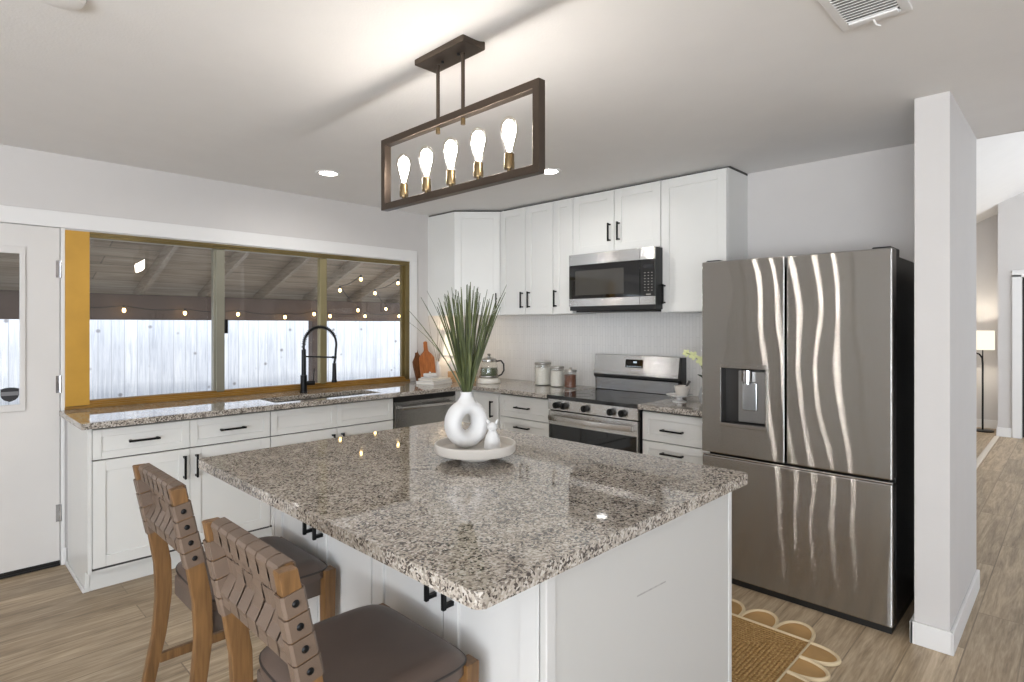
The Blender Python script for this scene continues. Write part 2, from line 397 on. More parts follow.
m_ = MB(); m_.box(-.545, -.385, 3.095, 3.11, 0, .1, .004); m_.box(-.40, -.385, 3.095, 4.0, 0, .1, .004); m_.box(-.545, -.53, 3.095, 3.4, 0, .1, .004)
struct(m_.build('baseboard_stub', trim_m))
struct(MB().box(XW, XW+.014, .585, .61, 0, .1, .003).build('baseboard_left', trim_m))
# casings
struct(MB().box(XW, XW+.018, -.45, 3.155, 1.995, 2.09, .003).build('trim_2', trim_m))
struct(MB().box(XW, XW+.018, 3.08, 3.155, .946, 1.995, .003).build('trim_3', trim_m))
struct(MB().box(XW-.10, XW+.006, .582, .602, 0, 1.995, .002).build('trim_4', trim_m))

# window: fixed frame, two mullions, three panes, the golden board beside the door
o = bpy.data.objects.new('window_1', None); col.objects.link(o); o.location = (XW, 1.85, .914); struct(o)
MB().box(XW-.05, XW+.012, .602, .722, .934, 1.985, .003).build('jamb_board', gold_m, o, label='golden painted flat board')
m_ = MB(); m_.box(XW-.075, XW-.004, .722, 3.085, 1.953, 1.99, .004); m_.box(XW-.06, XW+.004, .722, 3.085, 1.972, 1.988, .002); m_.build('head_rail', goldf, o)
m_ = MB(); m_.box(XW-.13, XW+.01, .60, 3.085, .914, .932, .003); m_.box(XW-.075, XW-.02, .722, 3.085, .925, .958, .004); m_.box(XW-.02, XW-.004, .722, 3.085, .925, .942, .002); m_.build('sill_rail', sillg, o)
m_ = MB(); m_.box(XW-.08, XW-.002, 3.045, 3.085, .93, 1.97, .004); m_.box(XW-.06, XW-.03, 3.02, 3.045, .955, 1.955, .003); m_.build('side_rail', goldf, o)
khaki = mat('khaki_frame', (150, 139, 104), .35, .5, vary=.06)
mu = MB().box(XW-.07, XW-.02, 1.455, 1.512, .945, 1.96, .004).box(XW-.075, XW-.03, 1.44, 1.455, .945, 1.96, .002).build('mullion', silverf, o)
MB().box(XW-.03, XW-.012, 1.512, 1.532, 1.36, 1.46, .003).build('latch', black_m, mu)
MB().box(XW-.07, XW-.02, 2.235, 2.285, .945, 1.96, .004).box(XW-.075, XW-.03, 2.285, 2.297, .945, 1.96, .002).build('mullion', khaki, o)
for a, b in ((.722, 1.455), (1.512, 2.235), (2.285, 3.03)):
    pn_ = MB().box(XW-.052, XW-.048, a, b, .95, 1.96).build('pane', glass_m, o)
    if a < 1: pn_.rotation_euler = (0, 0, math.radians(-3.0)); pn_.location = (.002, -.045, 0)

# door with glass lite
o = bpy.data.objects.new('door_1', None); col.objects.link(o); o.location = (XW, .12, 0); struct(o)
MB().slab([-.34, -.18, .40, .578], [.012, .955, 1.84, 1.992], lambda y, z: not (-.18 < y < .40 and .955 < z < 1.84), XW-.045, XW-.002, 'yzx').build('door_leaf', door_m, o)
MB().slab([-.205, -.177, .397, .422], [.93, .97, 1.825, 1.865], lambda y, z: not (-.177 < y < .397 and .97 < z < 1.825), XW-.003, XW+.012, 'yzx', .004).build('lite_frame', door_m, o)
MB().box(XW-.026, XW-.022, -.18, .40, .955, 1.84).build('pane', glass_m, o)
MB().lathe([(0, .055), (.02, .053), (.027, .043), (.024, .032), (.011, .024), (.011, .008), (.031, .006), (.031, 0), (0, 0)], M=Matrix.Translation((XW-.002, -.275, .95)) @ Matrix.Rotation(PI/2, 4, 'Y')).build('knob', chrome, o)
for z in (.26, 1.02, 1.70):
    MB().cyl((XW+.002, .582, z), .007, .1, n=12).box(XW-.004, XW+.001, .56, .60, z, z+.1).build('hinge', chrome, o)
MB().box(XW-.12, XW+.01, -.34, .58, 0, .011, .002).box(XW-.03, XW+.004, -.34, .578, .011, .03).build('threshold', blackp, o)
Ms = Matrix.Translation((XW-.018, .356, 1.000)) @ Matrix(((0, 0, 1, 0), (1, 0, 0, 0), (0, 1, 0, 0), (0, 0, 0, 1)))
shield = [(-.040, .058), (-.020, .064), (0, .066), (.020, .064), (.040, .058), (.040, .022), (.036, .008), (.024, -.006), (0, -.016), (-.024, -.006), (-.036, .008), (-.040, .022)]
st = thing('window_sticker', (XW-.018, .356, 1.000), 'dark shield shaped sticker low on the glass of the white door', 'sticker')
MB().prism(shield, -.002, .0, M=Ms).build('shield', mat('sticker_black', (38, 38, 40), .4), st)
MB().box(-.038, .038, .020, .042, 0, .0006, M=Ms).build('band', mat('sticker_grey', (120, 120, 122), .4), st, label='lighter grey band')

# ------------------------------------------------------------------ kitchen fronts
def shaker(mb, F, a0, a1, b0, b1, st=.058, th=.02, rec=.009, bev=.0015):
    mb.box(a0, a0+st, b0, b1, 0, th, bev, 1, F); mb.box(a1-st, a1, b0, b1, 0, th, bev, 1, F)
    mb.box(a0+st, a1-st, b0, b0+st, 0, th, bev, 1, F); mb.box(a0+st, a1-st, b1-st, b1, 0, th, bev, 1, F)
    mb.box(a0+st-.001, a1-st+.001, b0+st-.001, b1-st+.001, .002, th-rec, 0, 1, F)
    return mb
def handle(F, a, b, ln, vert, parent, c0=.02):
    m = MB(); h = ln/2; t = .0055
    if vert:
        m.box(a-t, a+t, b-h, b+h, c0+.024, c0+.036, .0015, 1, F)
        for s in (-1, 1): m.box(a-t, a+t, b+s*(h-.010)-t, b+s*(h-.010)+t, c0, c0+.026, 0, 1, F)
    else:
        m.box(a-h, a+h, b-t, b+t, c0+.024, c0+.036, .0015, 1, F)
        for s in (-1, 1): m.box(a+s*(h-.010)-t, a+s*(h-.010)+t, b-t, b+t, c0, c0+.026, 0, 1, F)
    return m.build('handle', black_m, parent)
def front(kind, F, a0, a1, b0, b1, parent, hd=None, m=None, st=.058, ln=.135):
    """one door or drawer front; hd = (a, b, vertical)"""
    o = shaker(MB(), F, a0+.0015, a1-.0015, b0+.0015, b1-.0015, st).build(kind, m or cab_m, parent)
    if hd: handle(F, hd[0], hd[1], ln, hd[2], o)
    return o

# ---- base cabinets under the window (fronts face +X)
FX = -3.72
def fwx(y0): return frame((FX, y0, 0), (0, 1, 0), (1, 0, 0))
FL = fwx(0)
ZD0, ZD1, ZT = .135, .703, .868
c1 = thing('base_cabinet', (-4.0, 1.09, 0), 'white two door cabinet with two drawers at the end of the counter beside the door', 'cabinet', 'white base cabinets')
MB().box(XW+.02, FX, .6305, 1.57, .11, .88).build('body', cab_m, c1)
MB().box(XW+.02, FX-.055, .6305, 1.57, 0, .11).build('toe_kick', cab_m, c1)
MB().box(XW+.02, FX-.045, .600, .6115, 0, .022, .004).build('shoe_moulding', trim_m, c1)
MB().box(FX, FX+.001, .63, 1.569, .12, .875).build('reveal_shade', gap_shade, c1)  # dark sheet behind the fronts, painted shade for the gaps between them
MB().prism([(XW+.02, 0), (FX-.05, 0), (FX-.05, .115), (FX+.02, .115), (FX+.02, .879), (XW+.02, .879)], -.630, -.612, M=Matrix.Rotation(PI/2, 4, 'X')).build('end_panel', cab_m, c1)
front('drawer', FL, .632, 1.10, ZD1+.004, ZT, c1, (.866, .79, False), st=.04, ln=.15)
front('drawer', FL, 1.10, 1.568, ZD1+.004, ZT, c1, (1.334, .79, False), st=.04, ln=.15)
front('door', FL, .632, 1.10, ZD0, ZD1, c1, (1.068, .60, True))
front('door', FL, 1.10, 1.568, ZD0, ZD1, c1, (1.132, .60, True))
c2 = thing('sink_cabinet', (-4.0, 2.03, 0), 'white sink cabinet with two blank panels under the faucet', 'cabinet', 'white base cabinets')
MB().box(-3.80, FX, 1.571, 2.50, .11, .88).box(XW+.02, -3.80, 1.571, 1.585, .11, .88).box(XW+.02, -3.80, 2.486, 2.50, .11, .88).build('body', cab_m, c2)
MB().box(XW+.02, FX-.055, 1.571, 2.50, 0, .11).build('toe_kick', cab_m, c2)
MB().box(FX, FX+.001, 1.571, 2.499, .12, .875).build('reveal_shade', gap_shade, c2)
front('blank_panel', FL, 1.572, 2.035, ZD1+.004, ZT, c2, st=.04); front('blank_panel', FL, 2.035, 2.498, ZD1+.004, ZT, c2, st=.04)
front('door', FL, 1.572, 2.035, ZD0, ZD1, c2, (2.0, .60, True)); front('door', FL, 2.035, 2.498, ZD0, ZD1, c2, (2.07, .60, True))
# dishwasher
dw = thing('dishwasher', (-4.0, 2.805, 0), 'stainless dishwasher with bar handle under the counter', 'dishwasher')
MB().box(XW+.02, FX, 2.503, 3.104, .1, .875).build('body', blackp, dw)
MB().box(XW+.05, FX-.05, 2.503, 3.104, 0, .1).build('toe_kick', blackp, dw)
MB().box(FX, FX+.03, 2.506, 3.101, .11, .835, .004).build('door', dish_m, dw)
MB().box(FX, FX+.028, 2.506, 3.101, .838, .873, .003).build('control_strip', blackp, dw)
m_ = MB().tube([(FX+.07, 2.545, .79), (FX+.075, 2.66, .79), (FX+.078, 2.80, .79), (FX+.075, 2.94, .79), (FX+.07, 3.06, .79)], .013)
for y in (2.56, 3.045): m_.box(FX+.028, FX+.072, y-.012, y+.012, .78, .80, .003)
m_.build('handle', steel_m, dw)

# ---- back run (fronts face -Y)
FY = 3.265
FB = frame((0, FY, 0), (1, 0, 0), (0, -1, 0))
c3 = thing('corner_cabinet', (-3.6, 3.56, 0), 'white corner cabinet with a narrow door behind the white vase', 'cabinet', 'white base cabinets')
MB().box(XW+.02, FX, 3.106, YB-.02, .1, .88).box(FX, -3.325, FY, YB-.02, .1, .88).build('body', cab_m, c3)
MB().box(XW+.02, FX-.05, 3.106, YB-.02, 0, .1).box(FX-.05, -3.325, FY+.055, YB-.02, 0, .1).build('toe_kick', cab_m, c3)
MB().box(FX, FX+.018, 3.108, FY-.002, .12, .87, .002).build('filler', cab_m, c3)
front('door', FB, -3.68, -3.33, ZD0, ZT, c3, (-3.40, .74, True), st=.05)
c4 = thing('drawer_cabinet', (-3.05, 3.56, 0), 'white drawer cabinet left of the stove under the three jars', 'cabinet', 'white base cabinets')
MB().box(-3.322, -2.795, FY, YB, .1, .88).build('body', cab_m, c4)
MB().box(-3.322, -2.795, FY+.055, YB, 0, .1).build('toe_kick', cab_m, c4)
MB().box(-3.32, -2.797, FY-.001, FY, .12, .875).build('reveal_shade', gap_shade, c4)
for (b0, b1, hb) in ((.695, ZT, .782), (.42, .692, .63), (.13, .417, .36)):
    front('drawer', FB, -3.318, -2.799, b0, b1, c4, (-3.06, hb, False), st=.045, ln=.15)
c5 = thing('drawer_cabinet', (-1.78, 3.56, 0), 'white drawer cabinet between the stove and the fridge', 'cabinet', 'white base cabinets')
MB().box(-2.012, -1.55, FY, YB, .1, .88).build('body', cab_m, c5)
MB().box(-2.012, -1.55, FY+.055, YB, 0, .1).build('toe_kick', cab_m, c5)
MB().box(-2.01, -1.552, FY-.001, FY, .12, .875).build('reveal_shade', gap_shade, c5)
for (b0, b1, hb) in ((.685, ZT, .765), (.42, .682, .62), (.13, .417, .36)):
    front('drawer', FB, -2.008, -1.554, b0, b1, c5, (-1.79, hb, False), st=.045, ln=.15)

# ---- worktops
SX0, SX1, SY0, SY1 = -4.02, -3.74, 1.62, 2.42
def l_in(x, y):
    if SX0 < x < SX1 and SY0 < y < SY1: return False
    return x < -3.64 or y > 3.205
m_ = MB().slab([XW+.002, SX0, SX1, -3.64, -2.787], [.575, SY0, SY1, 3.205, YB-.001], l_in, .882, .914, 'xyz', .003)
tag(m_.build('countertop', granite_m, loc=(-3.98, 1.9, .882)), 'L shaped speckled granite worktop running under the window into the corner', 'countertop')
m_ = MB().box(-2.018, -1.545, 3.205, YB-.001, .882, .914, .003)
tag(m_.build('countertop', granite_m, loc=(-1.78, 3.53, .882)), 'short granite worktop between the stove and the fridge', 'countertop')
struct(MB().box(XW+.001, -1.0, YB-.008, YB, .915, 1.52).build('wall_backsplash', tile_m))
# sink
sk = thing('kitchen_sink', ((SX0+SX1)/2, (SY0+SY1)/2, .66), 'undermount stainless sink set in the granite below the window', 'sink')
m_ = MB(); tk = .012
m_.box(SX0-tk, SX0, SY0-tk, SY1+tk, .68, .880); m_.box(SX1, SX1+tk, SY0-tk, SY1+tk, .68, .880)
m_.box(SX0, SX1, SY0-tk, SY0, .68, .880); m_.box(SX0, SX1, SY1, SY1+tk, .68, .880); m_.box(SX0-tk, SX1+tk, SY0-tk, SY1+tk, .668, .68)
m_.build('basin', mat('sink_steel', (120, 116, 110), .35, .9), sk)
MB().lathe([(0, .003), (.03, .003), (.045, .006), (.045, 0)], (-3.88, 2.02, .681)).build('drain', chrome, sk)
# faucet
fx, fy = -4.14, 2.005
fa = thing('kitchen_faucet', (fx, fy, .914), 'matte black spring spout faucet standing behind the sink', 'faucet')
MB().cyl((fx, fy, .914), .027, .012, bev=.003).cyl((fx, fy, .926), .024, .12).cyl((fx, fy, 1.046), .017, .19, .016).build('body', black_m, fa)
arc = []
dy, dx_ = .105, .05
for k in range(31):
    a = PI-PI*k/30*1.06
    arc.append((fx+dx_*(1+math.cos(a)), fy+dy*(1+math.cos(a)), 1.27+.135*math.sin(a)))
hose = [(fx, fy, 1.22)]+arc+[(fx+2*dx_-.004, fy+2*dy-.005, 1.18), (fx+2*dx_-.008, fy+2*dy-.012, 1.13)]
MB().tube(hose, .0085).build('hose', black_m, fa)
# spring coil round the rising half of the hose
def pathpt(pts, u):
    f = u*(len(pts)-1); i = min(int(f), len(pts)-2); f -= i
    return Vector(pts[i]).lerp(Vector(pts[i+1]), f)
coil = []
turns = 26; N = turns*9
seg = hose[:26]
for k in range(N+1):
    u = k/N; p = pathpt(seg, u); d = (pathpt(seg, min(1, u+.01))-pathpt(seg, max(0, u-.01))).normalized()
    s_ = Vector((dy, -dx_, 0)).normalized(); q = d.cross(s_).normalized(); a = 2*PI*turns*u
    coil.append(p+(s_*math.cos(a)+q*math.sin(a))*.0145)
MB().tube(coil, .0026, 6).build('spring', black_m, fa)
hx, hy = fx+2*dx_-.008, fy+2*dy-.012
MB().cyl((hx, hy, 1.0), .017, .13, .013).cyl((hx, hy, .985), .022, .02, .018).build('spray_head', black_m, fa)
MB().tube([(fx, fy, 1.185), (hx-.006, hy-.012, 1.175)], .006).cyl((hx, hy, 1.166), .018, .018).build('holder_arm', black_m, fa)
MB().tube([(fx, fy, .985), (fx+.02, fy+.075, .985)], .017, 14).build('valve', black_m, fa)
MB().tube([(fx+.018, fy+.066, .99), (fx+.022, fy+.072, 1.095)], .004).build('lever', black_m, fa)

# ---- upper cabinets
UF = 3.57; U0, U1 = 1.505, 2.415
FU = frame((0, UF, 0), (1, 0, 0), (0, -1, 0))
def upper(x0, x1, z0, label, split=None, hs=()):
    c = thing('wall_cabinet', ((x0+x1)/2, YB-.15, z0), label, 'cabinet', 'white wall cabinets')
    MB().box(x0, x1, UF, YB, z0, U1, .001).build('body', cab_m, c)
    MB().box(x0+.003, x1-.003, UF-.001, UF, z0+.004, U1-.004).build('reveal_shade', gap_shade, c)
    MB().box(x0, x1, UF+.03, YB, U1, ZC).build('top_gap_shade', gap_shade, c)  # dark strip painted as the shaded gap under the ceiling
    e = [x0]+([split] if split else [])+[x1]
    for k in range(len(e)-1):
        h = hs[k] if k < len(hs) else None
        front('door', FU, e[k]+.001, e[k+1]-.001, z0+.003, U1-.005, c, (h[0], h[1], True) if h else None, st=.06)
    return c
upper(-3.625, -3.02, U0, 'white two door wall cabinet beside the diagonal corner cabinet', -3.32, ((-3.352, 1.63), (-3.272, 1.63)))
upper(-3.019, -2.816, U0, 'narrow single door white wall cabinet left of the microwave', None, ((-2.985, 1.63),))
upper(-2.815, -2.052, 1.955, 'short white two door wall cabinet above the microwave', -2.433, ((-2.468, 2.10), (-2.388, 2.10)))
upper(-2.051, -1.587, U0, 'tall single door white wall cabinet above and left of the fridge', None, ((-2.02, 1.63),))
# diagonal corner unit
A = Vector((-3.92, 3.275, 0)); B = Vector((-3.632, 3.563, 0))
dc = thing('wall_cabinet', (-4.05, 3.6, U0), 'white diagonal corner wall cabinet above the grass in the corner', 'cabinet', 'white wall cabinets')
MB().prism([(XW, YB), (XW, 3.275+.012), (A.x-.008, A.y+.012), (B.x-.004, B.y+.012), (-3.628, YB)], U0, U1).build('body', cab_m, dc)
MB().prism([(XW, YB), (XW, 3.30), (A.x-.03, A.y+.03), (B.x-.03, B.y+.03), (-3.66, YB)], U1, ZC).build('top_gap_shade', gap_shade, dc)  # same painted gap shade above the corner unit
dv = (B-A).normalized(); nv = Vector((dv.y, -dv.x, 0)); ln_ = (B-A).length
FD = frame(A-nv*.006, dv, nv)
o = shaker(MB(), FD, .004, ln_-.004, U0+.003, U1-.005, .06).build('door', cab_m, dc)
handle(FD, ln_-.04, 1.63, .135, True, o)

# ------------------------------------------------------------------ microwave
mx0, mx1, my, mz0, mz1 = -2.773, -2.037, 3.45, 1.558, 1.948
mw = thing('microwave', ((mx0+mx1)/2, 3.68, 1.52), 'stainless and black over the range microwave', 'microwave')
MB().box(mx0, mx1, my+.012, YB-.002, mz0-.03, mz1-.0).build('body', blackp, mw)
FM = frame((0, my+.012, 0), (1, 0, 0), (0, -1, 0))
xs_ = mx0+.62
MB().box(mx0+.002, mx1-.001, mz1-.082, mz1-.001, 0, .016, .003, 2, FM).build('top_band', steel_m, mw)
MB().box(mx0+.002, mx1-.001, mz0, mz0+.058, 0, .016, .003, 2, FM).build('bottom_band', steel_m, mw)
d_ = MB().box(mx0+.002, xs_, mz0+.059, mz1-.083, 0, .014, .002, 2, FM).build('door', blackg, mw)
MB().box(mx0+.062, xs_-.13, mz0+.083, mz1-.125, .012, .0150, .001, 1, FM).build('window', greyg, d_)
p_ = MB().box(xs_+.002, mx1-.001, mz0+.059, mz1-.083, 0, .014, .002, 2, FM).build('control_panel', blackg, mw)
m_ = MB()
for r in range(7):
    for c in range(3): m_.box(xs_+.035+c*.027, xs_+.045+c*.027, mz0+.095+r*.020, mz0+.099+r*.020, .0135, .0146, 0, 1, FM)
m_.build('keypad', mat('key_print', (150, 146, 140), .5), p_)
MB().box(xs_+.05, xs_+.085, mz0+.066, mz0+.074, .0135, .0146, 0, 1, FM).build('start_key', mat('start_print', (150, 146, 140), .5), p_)
MB().box(xs_+.025, xs_+.105, mz0+.250, mz0+.272, .0135, .0146, 0, 1, FM).build('display', mat('dark_display', (40, 40, 42), .2), p_)
MB().box(xs_-.001, xs_+.001, mz1-.082, mz1-.001, .015, .0165, 0, 1, FM).build('seam', gap_shade, mw)
MB().box(xs_-.001, xs_+.001, mz0, mz0+.058, .015, .0165, 0, 1, FM).build('seam', gap_shade, mw)
MB().box(mx0+.03, mx1-.06, my+.05, YB-.08, mz0-.042, mz0-.03, .003).build('vent_grille', blackp, mw)

# ------------------------------------------------------------------ range
rx0, rx1 = -2.782, -2.024
rg = thing('electric_range', ((rx0+rx1)/2, 3.53, 0), 'stainless and black electric stove under the microwave', 'stove')
MB().box(rx0, rx1, 3.25, 3.85, .03, .885).build('body', blackp, rg)
[MB().cyl((x, y, 0), .018, .03).build('foot', blackp, rg) for x in (rx0+.05, rx1-.05) for y in (3.3, 3.8)]
ck = MB().box(rx0-.002, rx1+.002, 3.205, 3.79, .885, .912, .004).build('cooktop', blackg, rg)
for x, y, r in ((-2.60, 3.35, .10), (-2.21, 3.35, .115), (-2.60, 3.63, .08), (-2.21, 3.63, .08)):
    MB().lathe([(r-.002, 0), (r, 0), (r, .0005), (r-.002, .0005), (r-.002, 0)], (x, y, .9121), 48).build('burner_ring', mat('burner_print', (70, 68, 66), .2), ck)
FR = frame((0, 3.25, 0), (1, 0, 0), (0, -1, 0))
pn = MB().box(rx0, rx1, .805, .884, 0, .032, .004, 2, FR).build('control_panel', steel_m, rg)
for x in (-2.695, -2.625, -2.44, -2.225, -2.135):
    k = MB().cyl((x, 3.205, .842), .024, .03, axis='Y', bev=.003).box(x-.005, x+.005, 3.178, 3.196, .822, .864, .002).build('knob', blackp, pn)
dr = MB().box(rx0+.002, rx1-.002, .16, .798, 0, .03, .004, 2, FR).build('oven_door', steel_m, rg)
MB().box(rx0+.010, rx1-.010, .18, .70, .029, .033, .001, 1, FR).build('window', blackg, dr)
m_ = MB()
hp = []
for k in range(13):
    f = k/12; hp.append((rx0+.03+(rx1-rx0-.06)*f, 3.195-.028*math.sin(PI*f)**.7, .752))
for (p, q) in zip(hp, hp[1:]): pass
t = bmesh.new(); rr = []
for p in hp: rr.append([t.verts.new((p[0], p[1]+a, p[2]+b)) for a, b in ((-.010, -.018), (-.014, 0), (-.010, .018), (.006, .018), (.006, -.018))])
for a, b in zip(rr, rr[1:]):
    for k in range(5): t.faces.new((a[k], a[(k+1) % 5], b[(k+1) % 5], b[k]))
t.faces.new(rr[0]); t.faces.new(rr[-1]); m_._join(t)
for x in (rx0+.035, rx1-.035): m_.box(x-.012, x+.012, 3.19, 3.222, .738, .766, .002)
m_.build('handle', steel_m, dr)
MB().box(rx0+.002, rx1-.002, .035, .15, 0, .028, .004, 2, FR).build('drawer', steel_m, rg)
# back guard
Mx = Matrix(((0, 0, 1, 0), (1, 0, 0, 0), (0, 1, 0, 0), (0, 0, 0, 1)))
bg = MB().prism([(3.80, .885), (3.866, .885), (3.866, 1.185), (3.80, 1.185), (3.775, 1.02), (3.80, 1.0)], rx0, rx1, M=Mx).build('back_guard', blackp, rg)
MB().prism([(3.773, 1.045), (3.777, 1.045), (3.800, 1.185), (3.795, 1.188), (3.772, 1.05)], rx0+.001, rx1-.018, M=Mx).box(rx0+.001, rx1-.018, 3.768, 3.782, 1.035, 1.062, .004).build('upper_panel', steel_m, bg)
MB().box(rx0+.01, rx1-.03, 3.793, 3.802, .915, 1.008, .002).build('lower_panel', steel('guard_steel', (150, 149, 148), .2), bg)
dsp = MB().prism([(3.7795, 1.095), (3.784, 1.095), (3.794, 1.158), (3.7895, 1.158)], -2.49, -2.335, M=Mx).build('display', blackg, bg)
m_ = MB()
for k in range(6): m_.box(-2.475+k*.023, -2.465+k*.023, 3.7788, 3.785, 1.104, 1.108)
for k in range(2): m_.box(-2.418+k*.016, -2.408+k*.016, 3.784, 3.79, 1.132, 1.144)
m_.build('display_marks', emis('display_digits', (210, 225, 235), .9), dsp)

# ------------------------------------------------------------------ refrigerator
fr = thing('refrigerator', (-1.07, 3.5, 0), 'tall stainless french door refrigerator with water dispenser', 'refrigerator')
MB().box(-1.53, -.613, 3.195, 3.80, .035, 1.745, .006).build('body', mat('black_cabinet_steel', (30, 28, 26), .35, .3, vary=.1), fr)
MB().box(-1.525, -.617, 3.12, 3.80, 0.0, .035).build('base_grille', blackp, fr)
dxs = (-1.532, -1.0815, -1.0745, -.608); dy0, dy1 = 3.10, 3.178
rxa, rxb, rza, rzb = -1.424, -1.172, .872, 1.20
m_ = MB().slab([dxs[0], rxa, rxb, dxs[1]], [.708, rza, rzb, 1.775], lambda x, z: not (rxa < x < rxb and rza < z < rzb), dy0, dy1, 'xzy', .008)
ld = m_.build('left_door', fridge_m, fr)
MB().box(dxs[2], dxs[3], dy0, dy1, .708, 1.775, .010, 3).build('right_door', fridge_m, fr)
MB().box(dxs[0], dxs[3], dy0+.004, dy1, .032, .690, .010, 3).build('freezer_drawer', fridge_m, fr)
MB().box(dxs[0]+.004, dxs[3]-.004, dy0+.03, dy1+.016, .06, 1.765).build('gasket', blackp, fr) if False else None
MB().box(-1.50, -.64, 3.178, 3.195, .06, 1.74).build('gasket', blackp, fr)
MB().box(-1.53, -.61, dy0+.006, dy0+.03, .6905, .698, .003).build('grip_lip', steel_m, fr)
for a, b in ((-.70, -.62), (-1.52, -1.44)): MB().box(a, b, 3.13, 3.30, 1.745, 1.785, .006).build('hinge_cover', blackp, fr)
# dispenser
dk = mat('dispenser_grey', (64, 62, 60), .35, .5)
m_ = MB(); e = .010
m_.box(rxa, rxb, 3.165, 3.172, rza, rzb); m_.box(rxa, rxa+.005, dy0+.012, 3.17, rza, rzb); m_.box(rxb-.005, rxb, dy0+.012, 3.17, rza, rzb)
m_.box(rxa, rxb, dy0+.012, 3.17, rza, rza+.008); m_.box(rxa, rxb, dy0+.012, 3.17, rzb-.008, rzb)
ds = m_.build('dispenser_cavity', dk, ld)
MB().slab([rxa-.006, rxa+.006, rxb-.006, rxb+.006], [rza-.008, rza+.012, rzb-.016, rzb+.008], lambda x, z: not (rxa+.006 < x < rxb-.006 and rza+.012 < z < rzb-.016), dy0-.004, dy0+.01, 'xzy', .002).build('dispenser_frame', fridge_m, ld)
MB().box(rxa+.085, rxb-.012, 3.14, 3.166, rza+.02, rzb-.03, .004).build('back_plate', mat('satin_panel', (160, 158, 155), .3, .8), ds)
MB().box(rxa+.112, rxb-.06, 3.125, 3.141, rza+.085, rzb-.09, .008).build('paddle', mat('satin_paddle', (190, 192, 195), .25, .85), ds)
MB().cyl((rxa+.14, 3.13, rzb-.085), .030, .06).cyl((rxa+.14, 3.13, rzb-.10), .022, .02).build('nozzle', chrome, ds)

# ------------------------------------------------------------------ island
ix0, ix1, iy0, iy1 = -2.39, -.808, .735, 1.985
rad = .018
poly = []
for cx_, cy_, a0 in ((ix1-rad, iy0+rad, -PI/2), (ix1-rad, iy1-rad, 0), (ix0+rad, iy1-rad, PI/2), (ix0+rad, iy0+rad, PI)):
    for k in range(7): a = a0+PI/2*k/6; poly.append((cx_+rad*math.cos(a), cy_+rad*math.sin(a)))
tag(MB().prism(poly, .879, .914, bev=.003).build('countertop', granite_m, loc=(-1.6, 1.36, .879)), 'thick speckled granite slab on top of the kitchen island', 'countertop')
IY = .99
FI = frame((0, IY, 0), (1, 0, 0), (0, -1, 0))
def scuffed():
    t = NT('island_side_shaded'); t.setb(rough=.36)
    g = t.add('ShaderNodeNewGeometry'); sx = t.add('ShaderNodeSeparateXYZ'); t.link(g.outputs['Position'], sx.inputs[0])
    yy = t.math('SUBTRACT', sx.outputs['Y'], 1.41); zz = t.math('SUBTRACT', sx.outputs['Z'], .694)
    along = t.math('ABSOLUTE', yy); across = t.math('ABSOLUTE', t.math('SUBTRACT', zz, t.math('MULTIPLY', yy, -.05)))
    f = t.math('MULTIPLY', t.math('LESS_THAN', along, .075), t.math('LESS_THAN', across, .0022))
    f = t.math('MULTIPLY', f, t.noise(t.pos((60, 60, 60)), 1, 3))
    t.link(t.mix(f, lin((194, 192, 188)), lin((120, 116, 112))), t.b.inputs['Base Color']); return t.m  # scuff over a base tone darkened to stand in for the side's shade
ia = thing('island_cabinet', (-1.2, 1.45, 0), 'white island cabinet with the plain end panel nearest the camera', 'cabinet', 'island cabinets')
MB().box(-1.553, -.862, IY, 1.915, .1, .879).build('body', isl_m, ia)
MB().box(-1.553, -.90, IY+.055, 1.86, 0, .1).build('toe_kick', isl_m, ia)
MB().box(-1.552, -.866, IY-.001, IY, .12, .876).build('reveal_shade', gap_shade, ia)
MB().box(-.862, -.842, IY-.022, 1.915, 0, .879, .003).build('end_panel', scuffed(), ia)
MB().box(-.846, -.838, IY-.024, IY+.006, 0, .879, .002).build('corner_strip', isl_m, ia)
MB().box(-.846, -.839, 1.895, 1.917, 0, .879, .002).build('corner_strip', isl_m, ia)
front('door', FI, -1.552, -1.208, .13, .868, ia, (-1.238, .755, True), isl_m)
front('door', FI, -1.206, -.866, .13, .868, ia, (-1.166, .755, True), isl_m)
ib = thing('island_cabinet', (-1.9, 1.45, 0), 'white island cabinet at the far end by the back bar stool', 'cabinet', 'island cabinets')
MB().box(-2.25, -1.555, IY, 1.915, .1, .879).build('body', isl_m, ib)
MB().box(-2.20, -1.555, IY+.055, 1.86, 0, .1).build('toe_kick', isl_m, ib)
MB().box(-2.248, -1.556, IY-.001, IY, .12, .876).build('reveal_shade', gap_shade, ib)
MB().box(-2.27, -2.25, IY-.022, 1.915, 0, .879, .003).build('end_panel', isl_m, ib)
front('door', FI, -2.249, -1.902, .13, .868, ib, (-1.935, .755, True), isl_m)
front('door', FI, -1.900, -1.556, .13, .868, ib, (-1.864, .755, True), isl_m)

